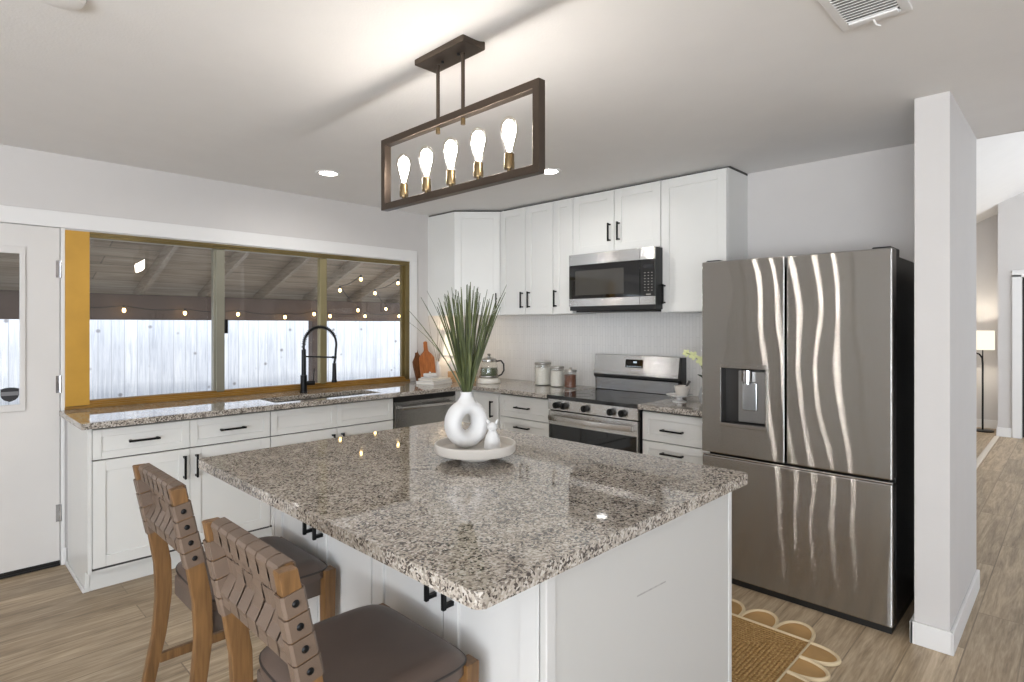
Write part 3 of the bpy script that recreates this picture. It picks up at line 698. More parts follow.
# ------------------------------------------------------------------ bar stools (built once at the origin, facing +Y)
SG = 'woven leather bar stools at the island'
s0 = thing('bar_stool', (0, 0, 0), '', 'bar stool', SG)
HW = .190                                     # half width at post centres
def post_y(z):                                # centre line of the curved rear post
    pts = [(0, -.302), (.15, -.277), (.28, -.253), (.42, -.224), (.545, -.211), (.65, -.215), (.75, -.232), (.86, -.256), (.975, -.278)]
    for (z0, y0), (z1, y1) in zip(pts, pts[1:]):
        if z <= z1:
            f = (z-z0)/(z1-z0); return y0+(y1-y0)*f
    return pts[-1][1]
def post_d(z): return .0175+.0065*math.exp(-((z-.66)/.26)**2)
for sx_ in (-1, 1):
    t = bmesh.new(); rr = []
    for k in range(34):
        z = .975*k/33; y = post_y(z); d = post_d(z); hw = .0135
        rr.append([t.verts.new((sx_*HW+a*hw, y+b*d, z)) for a, b in ((-1, -1), (1, -1), (1, 1), (-1, 1))])
    for a, b in zip(rr, rr[1:]):
        for k in range(4): t.faces.new((a[k], a[(k+1) % 4], b[(k+1) % 4], b[k]))
    t.faces.new(rr[0]); t.faces.new(rr[-1])
    bmesh.ops.recalc_face_normals(t, faces=t.faces)
    ed = [e_ for e_ in t.edges if len(e_.link_faces) == 2 and e_.calc_face_angle(0) > .9]
    bmesh.ops.bevel(t, geom=ed, offset=.004, segments=2, affect='EDGES', profile=.5)
    m_ = MB(); m_._join(t); m_.build('leg', oak, s0)
    m_ = MB(); M_ = Matrix.Identity(4)
    t = bmesh.new(); rr = []
    for k in range(5):
        z = .622*k/4; f = .014+.006*k/4
        rr.append([t.verts.new((sx_*(.186)+a*f, .168+b*f, z)) for a, b in ((-1, -1), (1, -1), (1, 1), (-1, 1))])
    for a, b in zip(rr, rr[1:]):
        for k in range(4): t.faces.new((a[k], a[(k+1) % 4], b[(k+1) % 4], b[k]))
    t.faces.new(rr[0]); t.faces.new(rr[-1])
    bmesh.ops.recalc_face_normals(t, faces=t.faces)
    bmesh.ops.bevel(t, geom=[e_ for e_ in t.edges if len(e_.link_faces) == 2 and e_.calc_face_angle(0) > .9], offset=.003, segments=2, affect='EDGES', profile=.5)
    m_._join(t); m_.build('leg', oak, s0)
    MB().box(sx_*.186-.010, sx_*.186+.010, -.225, .165, .325, .355, .003).build('stretcher', oak, s0)
MB().box(-.18, .18, .158, .178, .235, .265, .003).build('stretcher', oakx, s0)
MB().box(-.185, .185, -.272, -.252, .20, .23, .003).build('stretcher', oakx, s0)
MB().box(-.176, .176, -.184, .160, .535, .600, .006).build('apron', leather, s0)
# saddle seat cushion
t = bmesh.new(); nx, ny = 24, 20
def seat_pt(u, v, top):
    x = (u-.5)*2; y = (v-.5)*2
    # rounded rectangle outline
    k = 5.5; r_ = (abs(x)**k+abs(y)**k)**(1/k) if (x or y) else 0
    mx = max(abs(x), abs(y)); s_ = (mx/r_) if r_ > 1e-6 else 1
    X = x*s_*.207; Y = y*s_*.188-.002
    ed_ = max(0, (mx-.72)/.28); zz = .658-.010*(1-x*x)*(1-.3*y*y)-.026*ed_**2.6-.006*max(0, y)**2
    return Vector((X, Y, zz if top else .596+.004*ed_))
T = [[t.verts.new(seat_pt(i/nx, j/ny, True)) for j in range(ny+1)] for i in range(nx+1)]
Bv = [[t.verts.new(seat_pt(i/nx, j/ny, False)) for j in range(ny+1)] for i in range(nx+1)]
for i in range(nx):
    for j in range(ny):
        t.faces.new((T[i][j], T[i+1][j], T[i+1][j+1], T[i][j+1])); t.faces.new((Bv[i][j], Bv[i][j+1], Bv[i+1][j+1], Bv[i+1][j]))
rim = [(i, 0) for i in range(nx)]+[(nx, j) for j in range(ny)]+[(i, ny) for i in range(nx, 0, -1)]+[(0, j) for j in range(ny, 0, -1)]
for k in range(len(rim)):
    a, b = rim[k], rim[(k+1) % len(rim)]
    t.faces.new((T[a[0]][a[1]], T[b[0]][b[1]], Bv[b[0]][b[1]], Bv[a[0]][a[1]]))
m_ = MB(); m_._join(t); cu = m_.build('seat', seat_l, s0)
m_ = MB(); pp = []
for a in rim+[rim[0]]: p = T[a[0]][a[1]] if False else seat_pt(a[0]/nx, a[1]/ny, True); pp.append(p+Vector((0, 0, -.003)))
m_.tube(pp, .0035, 6, cap=False); m_.build('piping', mat('dark_piping', (48, 42, 39), .5), cu)
# woven back: s runs up the back, nrm points forward
bz0, bz1 = .705, .975
P0 = Vector((0, post_y(bz0), bz0)); P1 = Vector((0, post_y(bz1), bz1))
sv = (P1-P0).normalized(); nrm = Vector((0, sv.z, -sv.y)); LEN = (P1-P0).length
def bp(x, s_, n_): return Vector((x, 0, 0))+P0+sv*s_+nrm*n_
FBk = Matrix.Identity(4)
for r in range(3): FBk[r][0] = (1, 0, 0)[r]; FBk[r][1] = sv[r]; FBk[r][2] = nrm[r]; FBk[r][3] = P0[r]
MB().box(-HW+.01, HW-.01, LEN-.042, LEN-.002, -.006, .023, .004, 2, FBk).build('top_rail', oakx, s0)
MB().box(-HW+.01, HW-.01, LEN-.196, LEN-.166, -.016, .022, .004, 2, FBk).build('lower_rail', oakx, s0)
def loop_strap(name, prof, width, along, centre):
    """closed band: prof = list of 2-D points (q, n) of its centre line; width runs along x ('v') or s ('h')"""
    t = bmesh.new(); n = len(prof); th = .0016; rings = []
    cen = Vector((sum(p[0] for p in prof)/n, sum(p[1] for p in prof)/n))
    for i in range(n):
        a = Vector(prof[i-1]); b = Vector(prof[(i+1) % n]); d = (b-a).normalized(); no = Vector((d.y, -d.x)); p = Vector(prof[i])
        if no.dot(p-cen) < 0: no = -no
        ring = []
        for ww, tt in ((-width/2, -th), (width/2, -th), (width/2, th), (-width/2, th)):
            q = p+no*tt
            ring.append(t.verts.new(bp(centre+ww, q.x, q.y) if along == 'v' else bp(q.x, centre+ww, q.y)))
        rings.append(ring)
    for i in range(n):
        a, b = rings[i], rings[(i+1) % n]
        for k in range(4): t.faces.new((a[k], a[(k+1) % 4], b[(k+1) % 4], b[k]))
    m = MB(); m._join(t); return m.build(name, strapm, s0)
rows = [LEN-.064, LEN-.110, LEN-.156, LEN-.202]
NV = 7; pit = .0502; xsv = [(i-(NV-1)/2)*pit for i in range(NV)]
amp = .0022; n_f = .0050; nc = .015
for i, x in enumerate(xsv):
    pr = []
    top, bot = LEN-.0005, LEN-.199
    pr += [(LEN-.044, .0255), (top-.006, .0255), (top, .0215), (top+.0015, .008), (top, -.0045), (top-.006, -.0085), (LEN-.044, -.0085)]
    for j, s_ in enumerate(rows[:2]):
        sg = 1 if (i+j) % 2 else -1
        for ds_ in (.015, -.015): pr.append((s_+ds_, nc-n_f+sg*amp))
    pr += [(bot+.036, -.0185), (bot+.004, -.0185), (bot, -.013), (bot-.001, 0), (bot, .020), (bot+.004, .0245), (bot+.035, .0245)]
    for j, s_ in reversed(list(enumerate(rows[:2]))):
        sg = 1 if (i+j) % 2 else -1
        for ds_ in (-.015, .015): pr.append((s_+ds_, nc+n_f+sg*amp))
    loop_strap('strap', pr, .0445, 'v', x)
for j, s_ in enumerate(rows):
    pr = []; zz = P0.z+sv.z*s_; pd = post_d(zz)+.0025; ex = HW+.0135+.0025; ei = HW-.0135-.0025
    yoff = post_y(zz)-bp(0, s_, 0).y
    for side in (1, -1):
        seq = xsv if side == 1 else xsv[::-1]
        d_ = 1 if side == 1 else -1                      # travel direction along x
        pr += [(-d_*ex, yoff+side*(pd-.004)), (-d_*(ex-.004), yoff+side*pd), (-d_*(ei+.004), yoff+side*pd)]
        if j < 2:
            if side == -1: pr += [(-d_*ei, yoff+side*(pd-.004)), (-d_*(ei-.002), nc-n_f-.002)]
            for x in seq:
                i = xsv.index(x); sg = 1 if (i+j) % 2 else -1
                for dd in (-.012, .012): pr.append((x+d_*dd, nc+n_f*side-sg*amp))
            if side == -1: pr += [(d_*(ei-.002), nc-n_f-.002), (d_*ei, yoff+side*(pd-.004))]
        else:
            for x in (-.12, 0, .12): pr.append((d_*x, .014 if side == 1 else .006))
        pr += [(d_*(ei+.004), yoff+side*pd), (d_*(ex-.004), yoff+side*pd), (d_*ex, yoff+side*(pd-.004))]
    wraps = []
    if j < 2: wraps = [loop_strap('strap', pr, .0425, 'h', s_)]*2
    else:
        for sd_ in (-1, 1):                              # the lower straps go round one post each
            q = [(sd_*HW+a, yoff+b) for a, b in ((-.016, -(pd-.004)), (-.012, -pd), (.012, -pd), (.016, -(pd-.004)), (.016, pd-.004), (.012, pd), (-.012, pd), (-.016, pd-.004))]
            wraps.append(loop_strap('strap', q, .0425, 'h', s_))
    for sd_, so in zip((-1, 1), wraps):
        c_ = bp(sd_*(ex+.001), s_, yoff)
        MB().lathe([(0, .004), (.004, .004), (.0065, .0025), (.0075, 0), (0, 0)], (0, 0, 0), 16, M=Matrix.Translation(c_) @ Matrix.Rotation(sd_*PI/2, 4, 'Y')).build('rivet', black_m, so)
s1 = copy_tree(s0)
s0.location = (-1.228, .745, 0); s1.location = (-1.950, .768, 0)
s0['label'] = 'bar stool nearest the camera, with taupe woven leather back and brown leather seat'
s1['label'] = 'farther bar stool with woven leather back, before the two door cabinet by the door'

# ------------------------------------------------------------------ tray, vase, grass, figurine
tc = (-1.632, 1.468)
tr = thing('round_tray', (tc[0], tc[1], .914), 'round footed stoneware tray on the granite island', 'tray')
MB().lathe([(0, .0), (.056, 0), (.060, .004), (.052, .026), (0, .028)], (*tc, .914)).build('foot', speck, tr)
MB().lathe([(0, .026), (.135, .026), (.147, .029), (.152, .036), (.153, .062), (.150, .065), (.146, .062), (.144, .040), (.135, .036), (0, .036)], (*tc, .914), 64).build('dish', speck, tr)
zb = .9505
# ring shaped vase: the ring stands in the plane facing the camera
va_c = Vector((-1.685, 1.470, 0)); 
va = thing('ring_vase', (va_c.x, va_c.y, zb), 'white ring shaped ceramic vase with a hole through it on the tray', 'vase')
t = bmesh.new(); nu, nv2 = 56, 24; rings = []
turn = math.radians(28)     # plane direction
ux = Vector((math.cos(turn+PI/4), math.sin(turn+PI/4), 0)); un = Vector((-ux.y, ux.x, 0))
for i in range(nu):
    a = 2*PI*i/nu; a_, b_ = .056, .062
    rad_ = Vector((math.cos(a), math.sin(a)))
    tr_ = .0285 + .005*(1-math.sin(a))/2
    cz = zb+.0945
    ring = []
    for j in range(nv2):
        b2 = 2*PI*j/nv2
        rr2 = tr_*math.cos(b2); dd = (.040+.006*(1-math.sin(a))/2)*math.sin(b2)
        z = cz+(b_+rr2)*rad_.y; z = max(z, zb+.001)
        ring.append(t.verts.new(va_c+ux*((a_+rr2)*rad_.x)+un*dd+Vector((0, 0, z))))
    rings.append(ring)
for i in range(nu):
    A2, B2 = rings[i], rings[(i+1) % nu]
    for j in range(nv2): t.faces.new((A2[j], A2[(j+1) % nv2], B2[(j+1) % nv2], B2[j]))
m_ = MB(); m_._join(t); m_.build('ring_body', ceram, va)
MB().lathe([(.042, .168), (.030, .185), (.023, .195), (.022, .208), (.025, .214), (.021, .214), (.018, .206), (.018, .18)], (va_c.x, va_c.y, zb)).build('neck', ceram, va)
def grass_mat():
    t = NT('grass_blades'); t.setb(rough=.5)
    n = t.noise(t.pos((60, 60, 4)), 1, 3)
    t.link(t.ramp(n, [(.3, lin((42, 48, 20))), (.55, lin((70, 78, 38))), (.78, lin((120, 122, 76)))]), t.b.inputs['Base Color']); return t.m
t = bmesh.new(); base = Vector((va_c.x, va_c.y, zb+.185))
R_ = Vector((math.cos(math.radians(44.4)), math.sin(math.radians(44.4)), 0)); Fv = Vector((-R_.y, R_.x, 0))
def blade(sx_, sd_, h, wd, curl):
    n = 9; prev = None; tw = random.uniform(-.9, .9)
    for k in range(n+1):
        f = k/n; lat = sx_*(f**(1.05)) + curl*f*f*f
        p = base+R_*(lat+random.uniform(-.0, .0))+Fv*(sd_*f)+Vector((0, 0, h*f-abs(curl)*.5*f**3))+R_*bx+Fv*by
        ww = wd*(1-.62*f**3); d = (R_*math.cos(tw)+Fv*math.sin(tw))*ww/2; nn_ = (Fv*math.cos(tw)-R_*math.sin(tw))*ww*.18
        cur = [t.verts.new(p-d), t.verts.new(p+nn_), t.verts.new(p+d), t.verts.new(p-nn_)]
        if prev:
            for q in range(4): t.faces.new((prev[q], prev[(q+1) % 4], cur[(q+1) % 4], cur[q]))
        prev = cur
    t.faces.new(prev)
for k in range(74):
    r_ = .013*math.sqrt(random.random()); a = random.random()*2*PI; bx, by = r_*math.cos(a), r_*math.sin(a)
    ang = random.uniform(-1, 1); lat = .115*ang*abs(ang)**.25+.012
    blade(lat, random.uniform(-.10, .10), random.uniform(.385, .45)-.04*abs(ang), random.uniform(.0055, .0085), random.uniform(-.01, .02)*ang)
for lat, h, cu_ in ((-.15, .40, -.02), (-.20, .36, -.03), (-.17, .33, -.06), (.135, .45, .02), (.13, .42, .02), (-.12, .43, -.03)):
    bx = by = 0; blade(lat, random.uniform(-.05, .05), h, .0055, cu_)
m_ = MB(); m_._join(t); tag(m_.build('tall_grass', grass_mat(), loc=base), 'bunch of tall thin green grass blades standing in the white ring vase', 'plant')
fp = (-1.588, 1.515, zb)
fg = thing('ceramic_figurine', fp, 'little white ceramic animal figurine beside the ring vase on the tray', 'figurine')
MB().lathe([(0, 0), (.027, 0), (.031, .006), (.030, .03), (.024, .052), (.0165, .066), (.014, .072)], fp, 28).build('body', ceram, fg)
Mh = Matrix.Translation((fp[0], fp[1], fp[2]+.084)) 
t = bmesh.new(); bmesh.ops.create_uvsphere(t, u_segments=20, v_segments=14, radius=.0195); m_ = MB(); m_._join(t, Mh @ Matrix.Diagonal((1, 1, .9, 1)))
m_.tube([(fp[0]+.006, fp[1]-.010, fp[2]+.080), (fp[0]+.013, fp[1]-.022, fp[2]+.076)], [.010, .006], 10); m_.build('head', ceram, fg)
for s_ in (-1, 1):
    MB().tube([(fp[0]+s_*.009, fp[1]+s_*.009, fp[2]+.098), (fp[0]+s_*.013, fp[1]+s_*.013, fp[2]+.108), (fp[0]+s_*.014, fp[1]+s_*.014, fp[2]+.113)], [.006, .0055, .002], 10).build('ear', ceram, fg)

# ------------------------------------------------------------------ things on the corner worktop
ZW = .914
def board(name, lab, x, y, z, w_, h_, hl, lean, m, yaw=0):
    pts = []
    r = .02
    out = [(-w_/2+.01, 0), (w_/2-.01, 0), (w_/2, .01), (w_/2, h_-.035), (w_/2-.03, h_), (.022, h_+.018), (.014, h_+.035), (.012, h_+hl-.02), (.018, h_+hl-.006), (.008, h_+hl+.004),
           (-.008, h_+hl+.004), (-.018, h_+hl-.006), (-.012, h_+hl-.02), (-.014, h_+.035), (-.022, h_+.018), (-w_/2+.03, h_), (-w_/2, h_-.035), (-w_/2, .01)]
    M = Matrix.Translation((x, y, z)) @ Matrix.Rotation(yaw, 4, 'Z') @ Matrix(((0, 0, 1, 0), (1, 0, 0, 0), (0, 1, 0, 0), (0, 0, 0, 1)))
    M = Matrix.Translation((x, y, z)) @ Matrix.Rotation(-lean, 4, 'Y') @ Matrix.Translation((-x, -y, -z)) @ M
    return tag(MB().prism(out, -.009, .009, M=M, bev=.003).build(name, m, loc=(x, y, z)), lab, 'cutting board', 'wooden cutting boards')
board('cutting_board', 'orange brown wooden cutting board leaning on the wall right of the window, the front one', -4.20, 3.215, ZW+.002, .165, .245, .11, math.radians(9), board_m)
def tilted_board():
    o = board('cutting_board', 'darker wooden cutting board tilted behind the orange brown board', -4.265, 3.19, ZW+.004, .12, .22, .10, math.radians(8), board_d)
    o.rotation_euler = (math.radians(10), 0, 0); return o
tilted_board()
paper = mat('page_paper', (232, 228, 220), .7)
def book(x, y, z, w_, d_, h_, yaw, m, lab):
    b = thing('book', (x, y, z), lab, 'book', 'books stacked in the counter corner'); b.rotation_euler = (0, 0, yaw)
    M = Matrix.Translation((x, y, z))
    c = MB().box(-w_/2, w_/2, -d_/2, d_/2, 0, .003, .001, M=M).box(-w_/2, w_/2, -d_/2, d_/2, h_-.003, h_, .001, M=M).box(-w_/2, -w_/2+.003, -d_/2, d_/2, 0, h_, .001, M=M)
    c.build('cover', m, b); MB().box(-w_/2+.003, w_/2-.004, -d_/2+.004, d_/2-.004, .003, h_-.003, M=M).build('pages', paper, b)
book(-4.02, 3.14, ZW, .19, .27, .024, .25, mat('book_cover_white', (228, 226, 224), .4), 'white book at the bottom of the stack by the cutting boards')
book(-4.03, 3.15, ZW+.025, .17, .235, .018, .12, mat('book_cover_cream', (222, 214, 200), .4), 'cream book lying on the white book by the cutting boards')
bw = thing('butter_dish', (-4.06, 3.12, ZW+.044), 'small white lidded dish on top of the books', 'dish')
MB().box(-4.10, -4.02, 3.05, 3.19, ZW+.0435, ZW+.054, .004).build('plate', glaze, bw)
MB().box(-4.09, -4.03, 3.065, 3.175, ZW+.054, ZW+.086, .010, 3).cyl((-4.06, 3.12, ZW+.086), .008, .012, bev=.002).build('lid', glaze, bw)
wb = thing('wooden_crate', (-3.98, 3.42, ZW), 'low pale wooden box in the corner behind the grass', 'box')
MB().slab([-4.06, -4.048, -3.912, -3.90], [3.32, 3.332, 3.508, 3.52], lambda x, y: not (-4.048 < x < -3.912 and 3.332 < y < 3.508), ZW, ZW+.09, 'xyz', .001).build('sides', wood('pale_box_wood', (176, 132, 88), (214, 176, 130), 1), wb)
MB().box(-4.05, -3.91, 3.33, 3.51, ZW, ZW+.008).build('bottom', board_m, wb)
bl = thing('serving_bowl', (-3.98, 3.42, ZW+.008), 'white bowl sitting in the pale wooden box', 'bowl')
MB().lathe([(0, 0), (.03, 0), (.05, .03), (.064, .12), (.062, .122), (.058, .116), (.046, .034), (0, .01)], (-3.98, 3.42, ZW+.008)).build('shell', glaze, bl)
lp = thing('table_lamp', (-4.185, 3.50, ZW), 'small table lamp with a glowing white shade in the counter corner', 'lamp')
MB().lathe([(0, 0), (.06, 0), (.062, .012), (.03, .025), (.028, .06), (.05, .11), (.045, .16), (.014, .2), (.010, .25), (0, .25)], (-4.185, 3.50, ZW)).build('base', ceram, lp)
MB().lathe([(.105, .225), (.085, .42), (.083, .42), (.103, .225)], (-4.185, 3.50, ZW)).build('lamp_shade', shade_e, lp)
pl_ = bpy.data.lights.new('lamp_bulb', 'POINT'); pl_.energy = 2.4; pl_.color = (1, .80, .55); pl_.shadow_soft_size = .03
po = bpy.data.objects.new('lamp_bulb', pl_); col.objects.link(po); po.parent = lp; po.location = (0, 0, .34)
tw = thing('twig_vase', (-4.235, 3.345, ZW), 'slim white vase of bare twigs in the counter corner beside the lamp', 'vase')
MB().lathe([(0, 0), (.028, 0), (.034, .04), (.03, .1), (.016, .15), (.014, .17), (.012, .168)], (-4.235, 3.345, ZW)).build('vessel', ceram, tw)
m_ = MB()
for a, b, h in ((-.03, -.10, .48), (.05, -.05, .44), (.02, .06, .5), (-.02, .03, .42), (.08, .02, .4)):
    p0 = Vector((-4.235, 3.345, ZW+.12)); pts = [p0+Vector((a*f+.006*math.sin(9*f+a*50), b*f+.006*math.cos(7*f), h*f)) for f in [k/6 for k in range(7)]]
    m_.tube(pts, [.0022-.0012*k/6 for k in range(7)], 5)
m_.build('twigs', mat('twig_bark', (120, 104, 88), .8), tw)
# glass kettle on white base
kp = (-3.685, 3.475)
kt = thing('glass_kettle', (*kp, ZW), 'glass electric kettle on a white base left of the jars', 'kettle')
MB().lathe([(0, 0), (.095, 0), (.1, .006), (.098, .03), (.085, .045), (0, .045)], (*kp, ZW)).build('base', mat('kettle_base', (225, 220, 210), .3), kt)
MB().lathe([(.062, .052), (.08, .058), (.083, .10), (.075, .16), (.062, .19), (.059, .19), (.072, .16), (.079, .10), (.074, .062), (0, .062), (0, .056), (.06, .052)], (*kp, ZW)).build('glass_body', jar_m, kt)
MB().lathe([(0, .064), (.074, .064), (.076, .10), (.072, .135), (0, .135)], (*kp, ZW)).build('water', mat('herbal_tea', (96, 102, 78), .1), kt)
MB().lathe([(.086, .05), (.088, .062), (.086, .068), (.078, .068), (.078, .05)], (*kp, ZW)).build('collar', mat('collar_steel', (170, 168, 162), .25, .9), kt)
MB().lathe([(.066, .185), (.068, .2), (.064, .212), (.03, .222), (.012, .226), (.012, .24), (.017, .248), (.012, .256), (0, .257)], (*kp, ZW)).build('lid', mat('kettle_steel', (170, 168, 162), .25, .9), kt)
hx_ = Vector((R_.x, R_.y, 0))
hb = [Vector((*kp, ZW+.19))+hx_*.062, Vector((*kp, ZW+.195))+hx_*.105, Vector((*kp, ZW+.165))+hx_*.128, Vector((*kp, ZW+.11))+hx_*.13, Vector((*kp, ZW+.075))+hx_*.11, Vector((*kp, ZW+.062))+hx_*.082]
MB().tube(hb, .0075, 10).build('handle', blackp, kt)
# three jars
lidm = mat('brushed_lid', (176, 172, 166), .35, .8); flour = mat('jar_flour', (228, 222, 212), .8); nuts = mat('jar_spice', (120, 76, 56), .8, vary=.35)
def jar(x, y, r, h, fill, fm, lab):
    j = thing('storage_jar', (x, y, ZW), lab, 'jar', 'glass jars left of the stove')
    MB().lathe([(0, 0), (r*.95, 0), (r, .006), (r, h-.012), (r*.95, h-.004), (r*.91, h-.004), (r*.95, h-.014), (r*.95, .008), (0, .006)], (x, y, ZW), 32).build('glass', jar_m, j)
    MB().lathe([(0, .007), (r*.945, .008), (r*.945, fill), (r*.6, fill+.003), (0, fill+.004)], (x, y, ZW), 32).build('contents', fm, j)
    MB().lathe([(0, h-.006), (r*.98, h-.006), (r*1.02, h-.002), (r*1.02, h+.008), (r*.97, h+.012), (0, h+.012)], (x, y, ZW), 32).build('lid', lidm, j)
    return j
jar(-3.24, 3.68, .069, .178, .15, flour, 'largest of the three jars left of the stove, full of white flour')
jar(-3.07, 3.665, .056, .155, .13, flour, 'middle jar of the three left of the stove, white contents')
j = jar(-2.925, 3.655, .050, .135, .105, nuts, 'smallest jar with reddish brown contents beside the stove')
MB().lathe([(0, .147), (.012, .147), (.010, .152), (.013, .160), (.009, .166), (0, .167)], (-2.925, 3.655, ZW), 20).build('knob', lidm, j)

# ------------------------------------------------------------------ things right of the stove
ft = thing('footed_dish', (-1.885, 3.50, ZW), 'white footed dish on the worktop beside the stove', 'dish')
MB().lathe([(0, 0), (.045, 0), (.045, .006), (.02, .014), (.018, .03), (.06, .036), (.085, .046), (.085, .05), (.06, .044), (0, .04)], (-1.885, 3.50, ZW)).build('plate', glaze, ft)
cr = thing('mortar', (-1.865, 3.50, ZW+.041), 'grey stone mortar bowl standing on the white footed dish', 'bowl')
MB().lathe([(0, 0), (.03, 0), (.033, .008), (.042, .02), (.05, .065), (.048, .067), (.044, .062), (.034, .022), (0, .014)], (-1.865, 3.50, ZW+.041)).build('bowl', speck, cr)
ps = MB().tube([(-1.865, 3.50, ZW+.062), (-1.835, 3.515, ZW+.115), (-1.822, 3.522, ZW+.14)], [.011, .007, .009], 12).build('pestle', mat('dark_stone', (74, 70, 66), .5), loc=(-1.865, 3.50, ZW+.06))
tag(ps, 'dark pestle leaning in the grey mortar', 'pestle')
ov = thing('orchid_vase', (-1.70, 3.52, ZW), 'small patterned grey vase of pale yellow orchids half behind the fridge', 'vase')
MB().lathe([(0, 0), (.035, 0), (.05, .02), (.056, .055), (.046, .10), (.028, .13), (.026, .145), (.03, .15), (.024, .148), (.022, .13)], (-1.70, 3.52, ZW)).build('vessel', mat('patterned_grey_glaze', (176, 176, 176), .3, vary=.4), ov)
stp = [Vector((-1.70, 3.52, ZW+.13)), Vector((-1.715, 3.50, ZW+.2)), Vector((-1.735, 3.49, ZW+.27)), Vector((-1.77, 3.48, ZW+.31)), Vector((-1.82, 3.47, ZW+.325))]
MB().tube(stp, .0028, 6).build('stem', mat('green_stem', (96, 112, 62), .6), ov)
petm = mat('orchid_petal', (226, 228, 168), .6, vary=.08)
for c_, s_ in ((stp[2]+Vector((.012, -.012, .01)), 1.0), (stp[3]+Vector((0, -.012, .0)), .9), (stp[4], .75)):
    m_ = MB()
    for k in range(5):
        a = 2*PI*k/5+.3; t = bmesh.new(); bmesh.ops.create_uvsphere(t, u_segments=10, v_segments=8, radius=1)
        m_._join(t, Matrix.Translation(c_) @ Matrix.Rotation(.5, 4, 'Z') @ Matrix.Rotation(a, 4, 'Y') @ Matrix.Translation((.017*s_, 0, 0)) @ Matrix.Diagonal((.017*s_, .003, .012*s_, 1)))
    b_ = m_.build('blossom', petm, ov)
m_ = MB()
for k in range(4): m_.tube([stp[0], stp[0]+Vector((-.02+.014*k, -.03, .05)), stp[0]+Vector((-.045+.03*k, -.045, .06+.012*k))], [.004, .009, .002], 6)
m_.build('leaves', mat('dark_leaf', (52, 62, 44), .5), ov)

# ------------------------------------------------------------------ pendant
pd = thing('pendant_light', (-1.637, 1.355, ZC), 'dark bronze rectangular pendant with five glowing filament bulbs over the island', 'pendant light')
PY = 1.35; ca = MB().box(-1.785, -1.505, PY-.052, PY+.052, 2.393, 2.4235, .004).build('canopy', bronze, pd)
for x in (-1.70, -1.575): MB().cyl((x, PY, 2.372), .006, .012).build('screw_cap', blackp, ca) if False else None
for dx_ in (-.045, .045): MB().cyl((-1.637+dx_, PY-.0, 2.386), .0055, .01).build('screw', blackp, ca)
for x in (-1.708, -1.566):
    r_ = MB().cyl((x, PY, 2.145), .007, .24, n=14).build('rod', bronze, pd); MB().cyl((x, PY, 2.132), .0085, .022, n=14).build('finial', brass, r_)
q = .0135
fx0, fx1, fz0, fz1 = -2.066, -1.192, 1.893, 2.184
MB().slab([fx0, fx0+2*q, fx1-2*q, fx1], [fz0, fz0+2*q, fz1-2*q, fz1], lambda x, z: not (fx0+2*q < x < fx1-2*q and fz0+2*q < z < fz1-2*q), PY-.0155, PY+.0155, 'xzy', .0015).build('frame', bronze, pd)
for x in (-1.925, -1.778, -1.633, -1.485, -1.335):
    so = MB().cyl((x, PY, fz0+2*q), .007, .012, n=14).lathe([(0, .01), (.0165, .01), (.0175, .014), (.0175, .032), (.0165, .034), (.0165, .058), (.015, .06), (0, .06)], (x, PY, fz0+2*q), 24).build('socket', brass, pd)
    zb_ = fz0+2*q+.058
    bu = MB().lathe([(.012, 0), (.013, .012), (.019, .034), (.027, .062), (.0305, .082), (.0285, .1), (.020, .116), (.009, .1235), (0, .125)], (x, PY, zb_), 28).build('bulb', bulbg, so)
    MB().lathe([(0, .010), (.007, .012), (.0125, .036), (.0195, .064), (.0225, .082), (.0195, .098), (.011, .109), (0, .113)], (x, PY, zb_), 16).build('filament', bulb_e, bu)
# recessed lights
def downlight(x, y, lab, power=3.2):
    d = thing('recessed_light', (x, y, ZC), lab, 'ceiling light', 'recessed ceiling lights')
    MB().lathe([(.058, -.004), (.078, -.006), (.082, -.001), (.082, .004), (.056, .004), (.056, -.004)], (x, y, ZC), 40).build('trim_ring', trim_m, d)
    MB().lathe([(0, -.0025), (.058, -.0025), (.058, .004), (0, .004)], (x, y, ZC), 40).build('lens', led_e, d)
    area('downlight_lamp', (0, 0, -.009), (0, 0, -1), .11, .11, power, (1, .985, .965), d, 'DISK', math.radians(165))
downlight(-3.57, 1.90, 'recessed ceiling light in front of the window above the sink')
downlight(-2.49, 2.89, 'recessed ceiling light in front of the wall cabinets')
# smoke detector, vent
sm = thing('smoke_detector', (-2.185, .29, ZC), 'round white smoke detector on the ceiling at the top left', 'smoke detector')
MB().lathe([(0, -.04), (.045, -.04), (.060, -.034), (.068, -.02), (.07, 0), (0, 0)], (-2.185, .29, ZC), 40).build('housing', trim_m, sm)
m_ = MB()
for k in range(20):
    a = 2*PI*k/20; m_.box(.0655, .0685, -.007, .007, -.020, -.012, M=Matrix.Translation((-2.185, .29, ZC)) @ Matrix.Rotation(a, 4, 'Z'))
m_.build('slots', mat('slot_grey', (150, 148, 146), .6), sm)
vt = thing('ceiling_vent', (-.478, 2.02, ZC), 'white louvred air vent on the ceiling at the top right', 'vent')
vx0, vx1, vy0, vy1 = -.578, -.378, 1.84, 2.205
MB().slab([vx0, vx0+.028, vx1-.028, vx1], [vy0, vy0+.028, vy1-.028, vy1], lambda x, y: not (vx0+.028 < x < vx1-.028 and vy0+.028 < y < vy1-.028), ZC-.012, ZC, 'xyz', .004).build('flange', trim_m, vt)
MB().box(vx0+.028, vx1-.028, vy0+.028, vy1-.028, ZC-.003, ZC-.001).build('duct_shade', mat('duct_shade_grey', (150, 148, 145), .6), vt)  # grey sheet stands in for the shaded duct behind the louvres
m_ = MB()
for k in range(15):
    y = vy0+.042+k*.0185
    M = Matrix.Translation((0, y, ZC-.011)) @ Matrix.Rotation(math.radians(38), 4, 'X')
    m_.box(vx0+.026, vx1-.026, -.0075, .0075, -.001, .001, M=M)
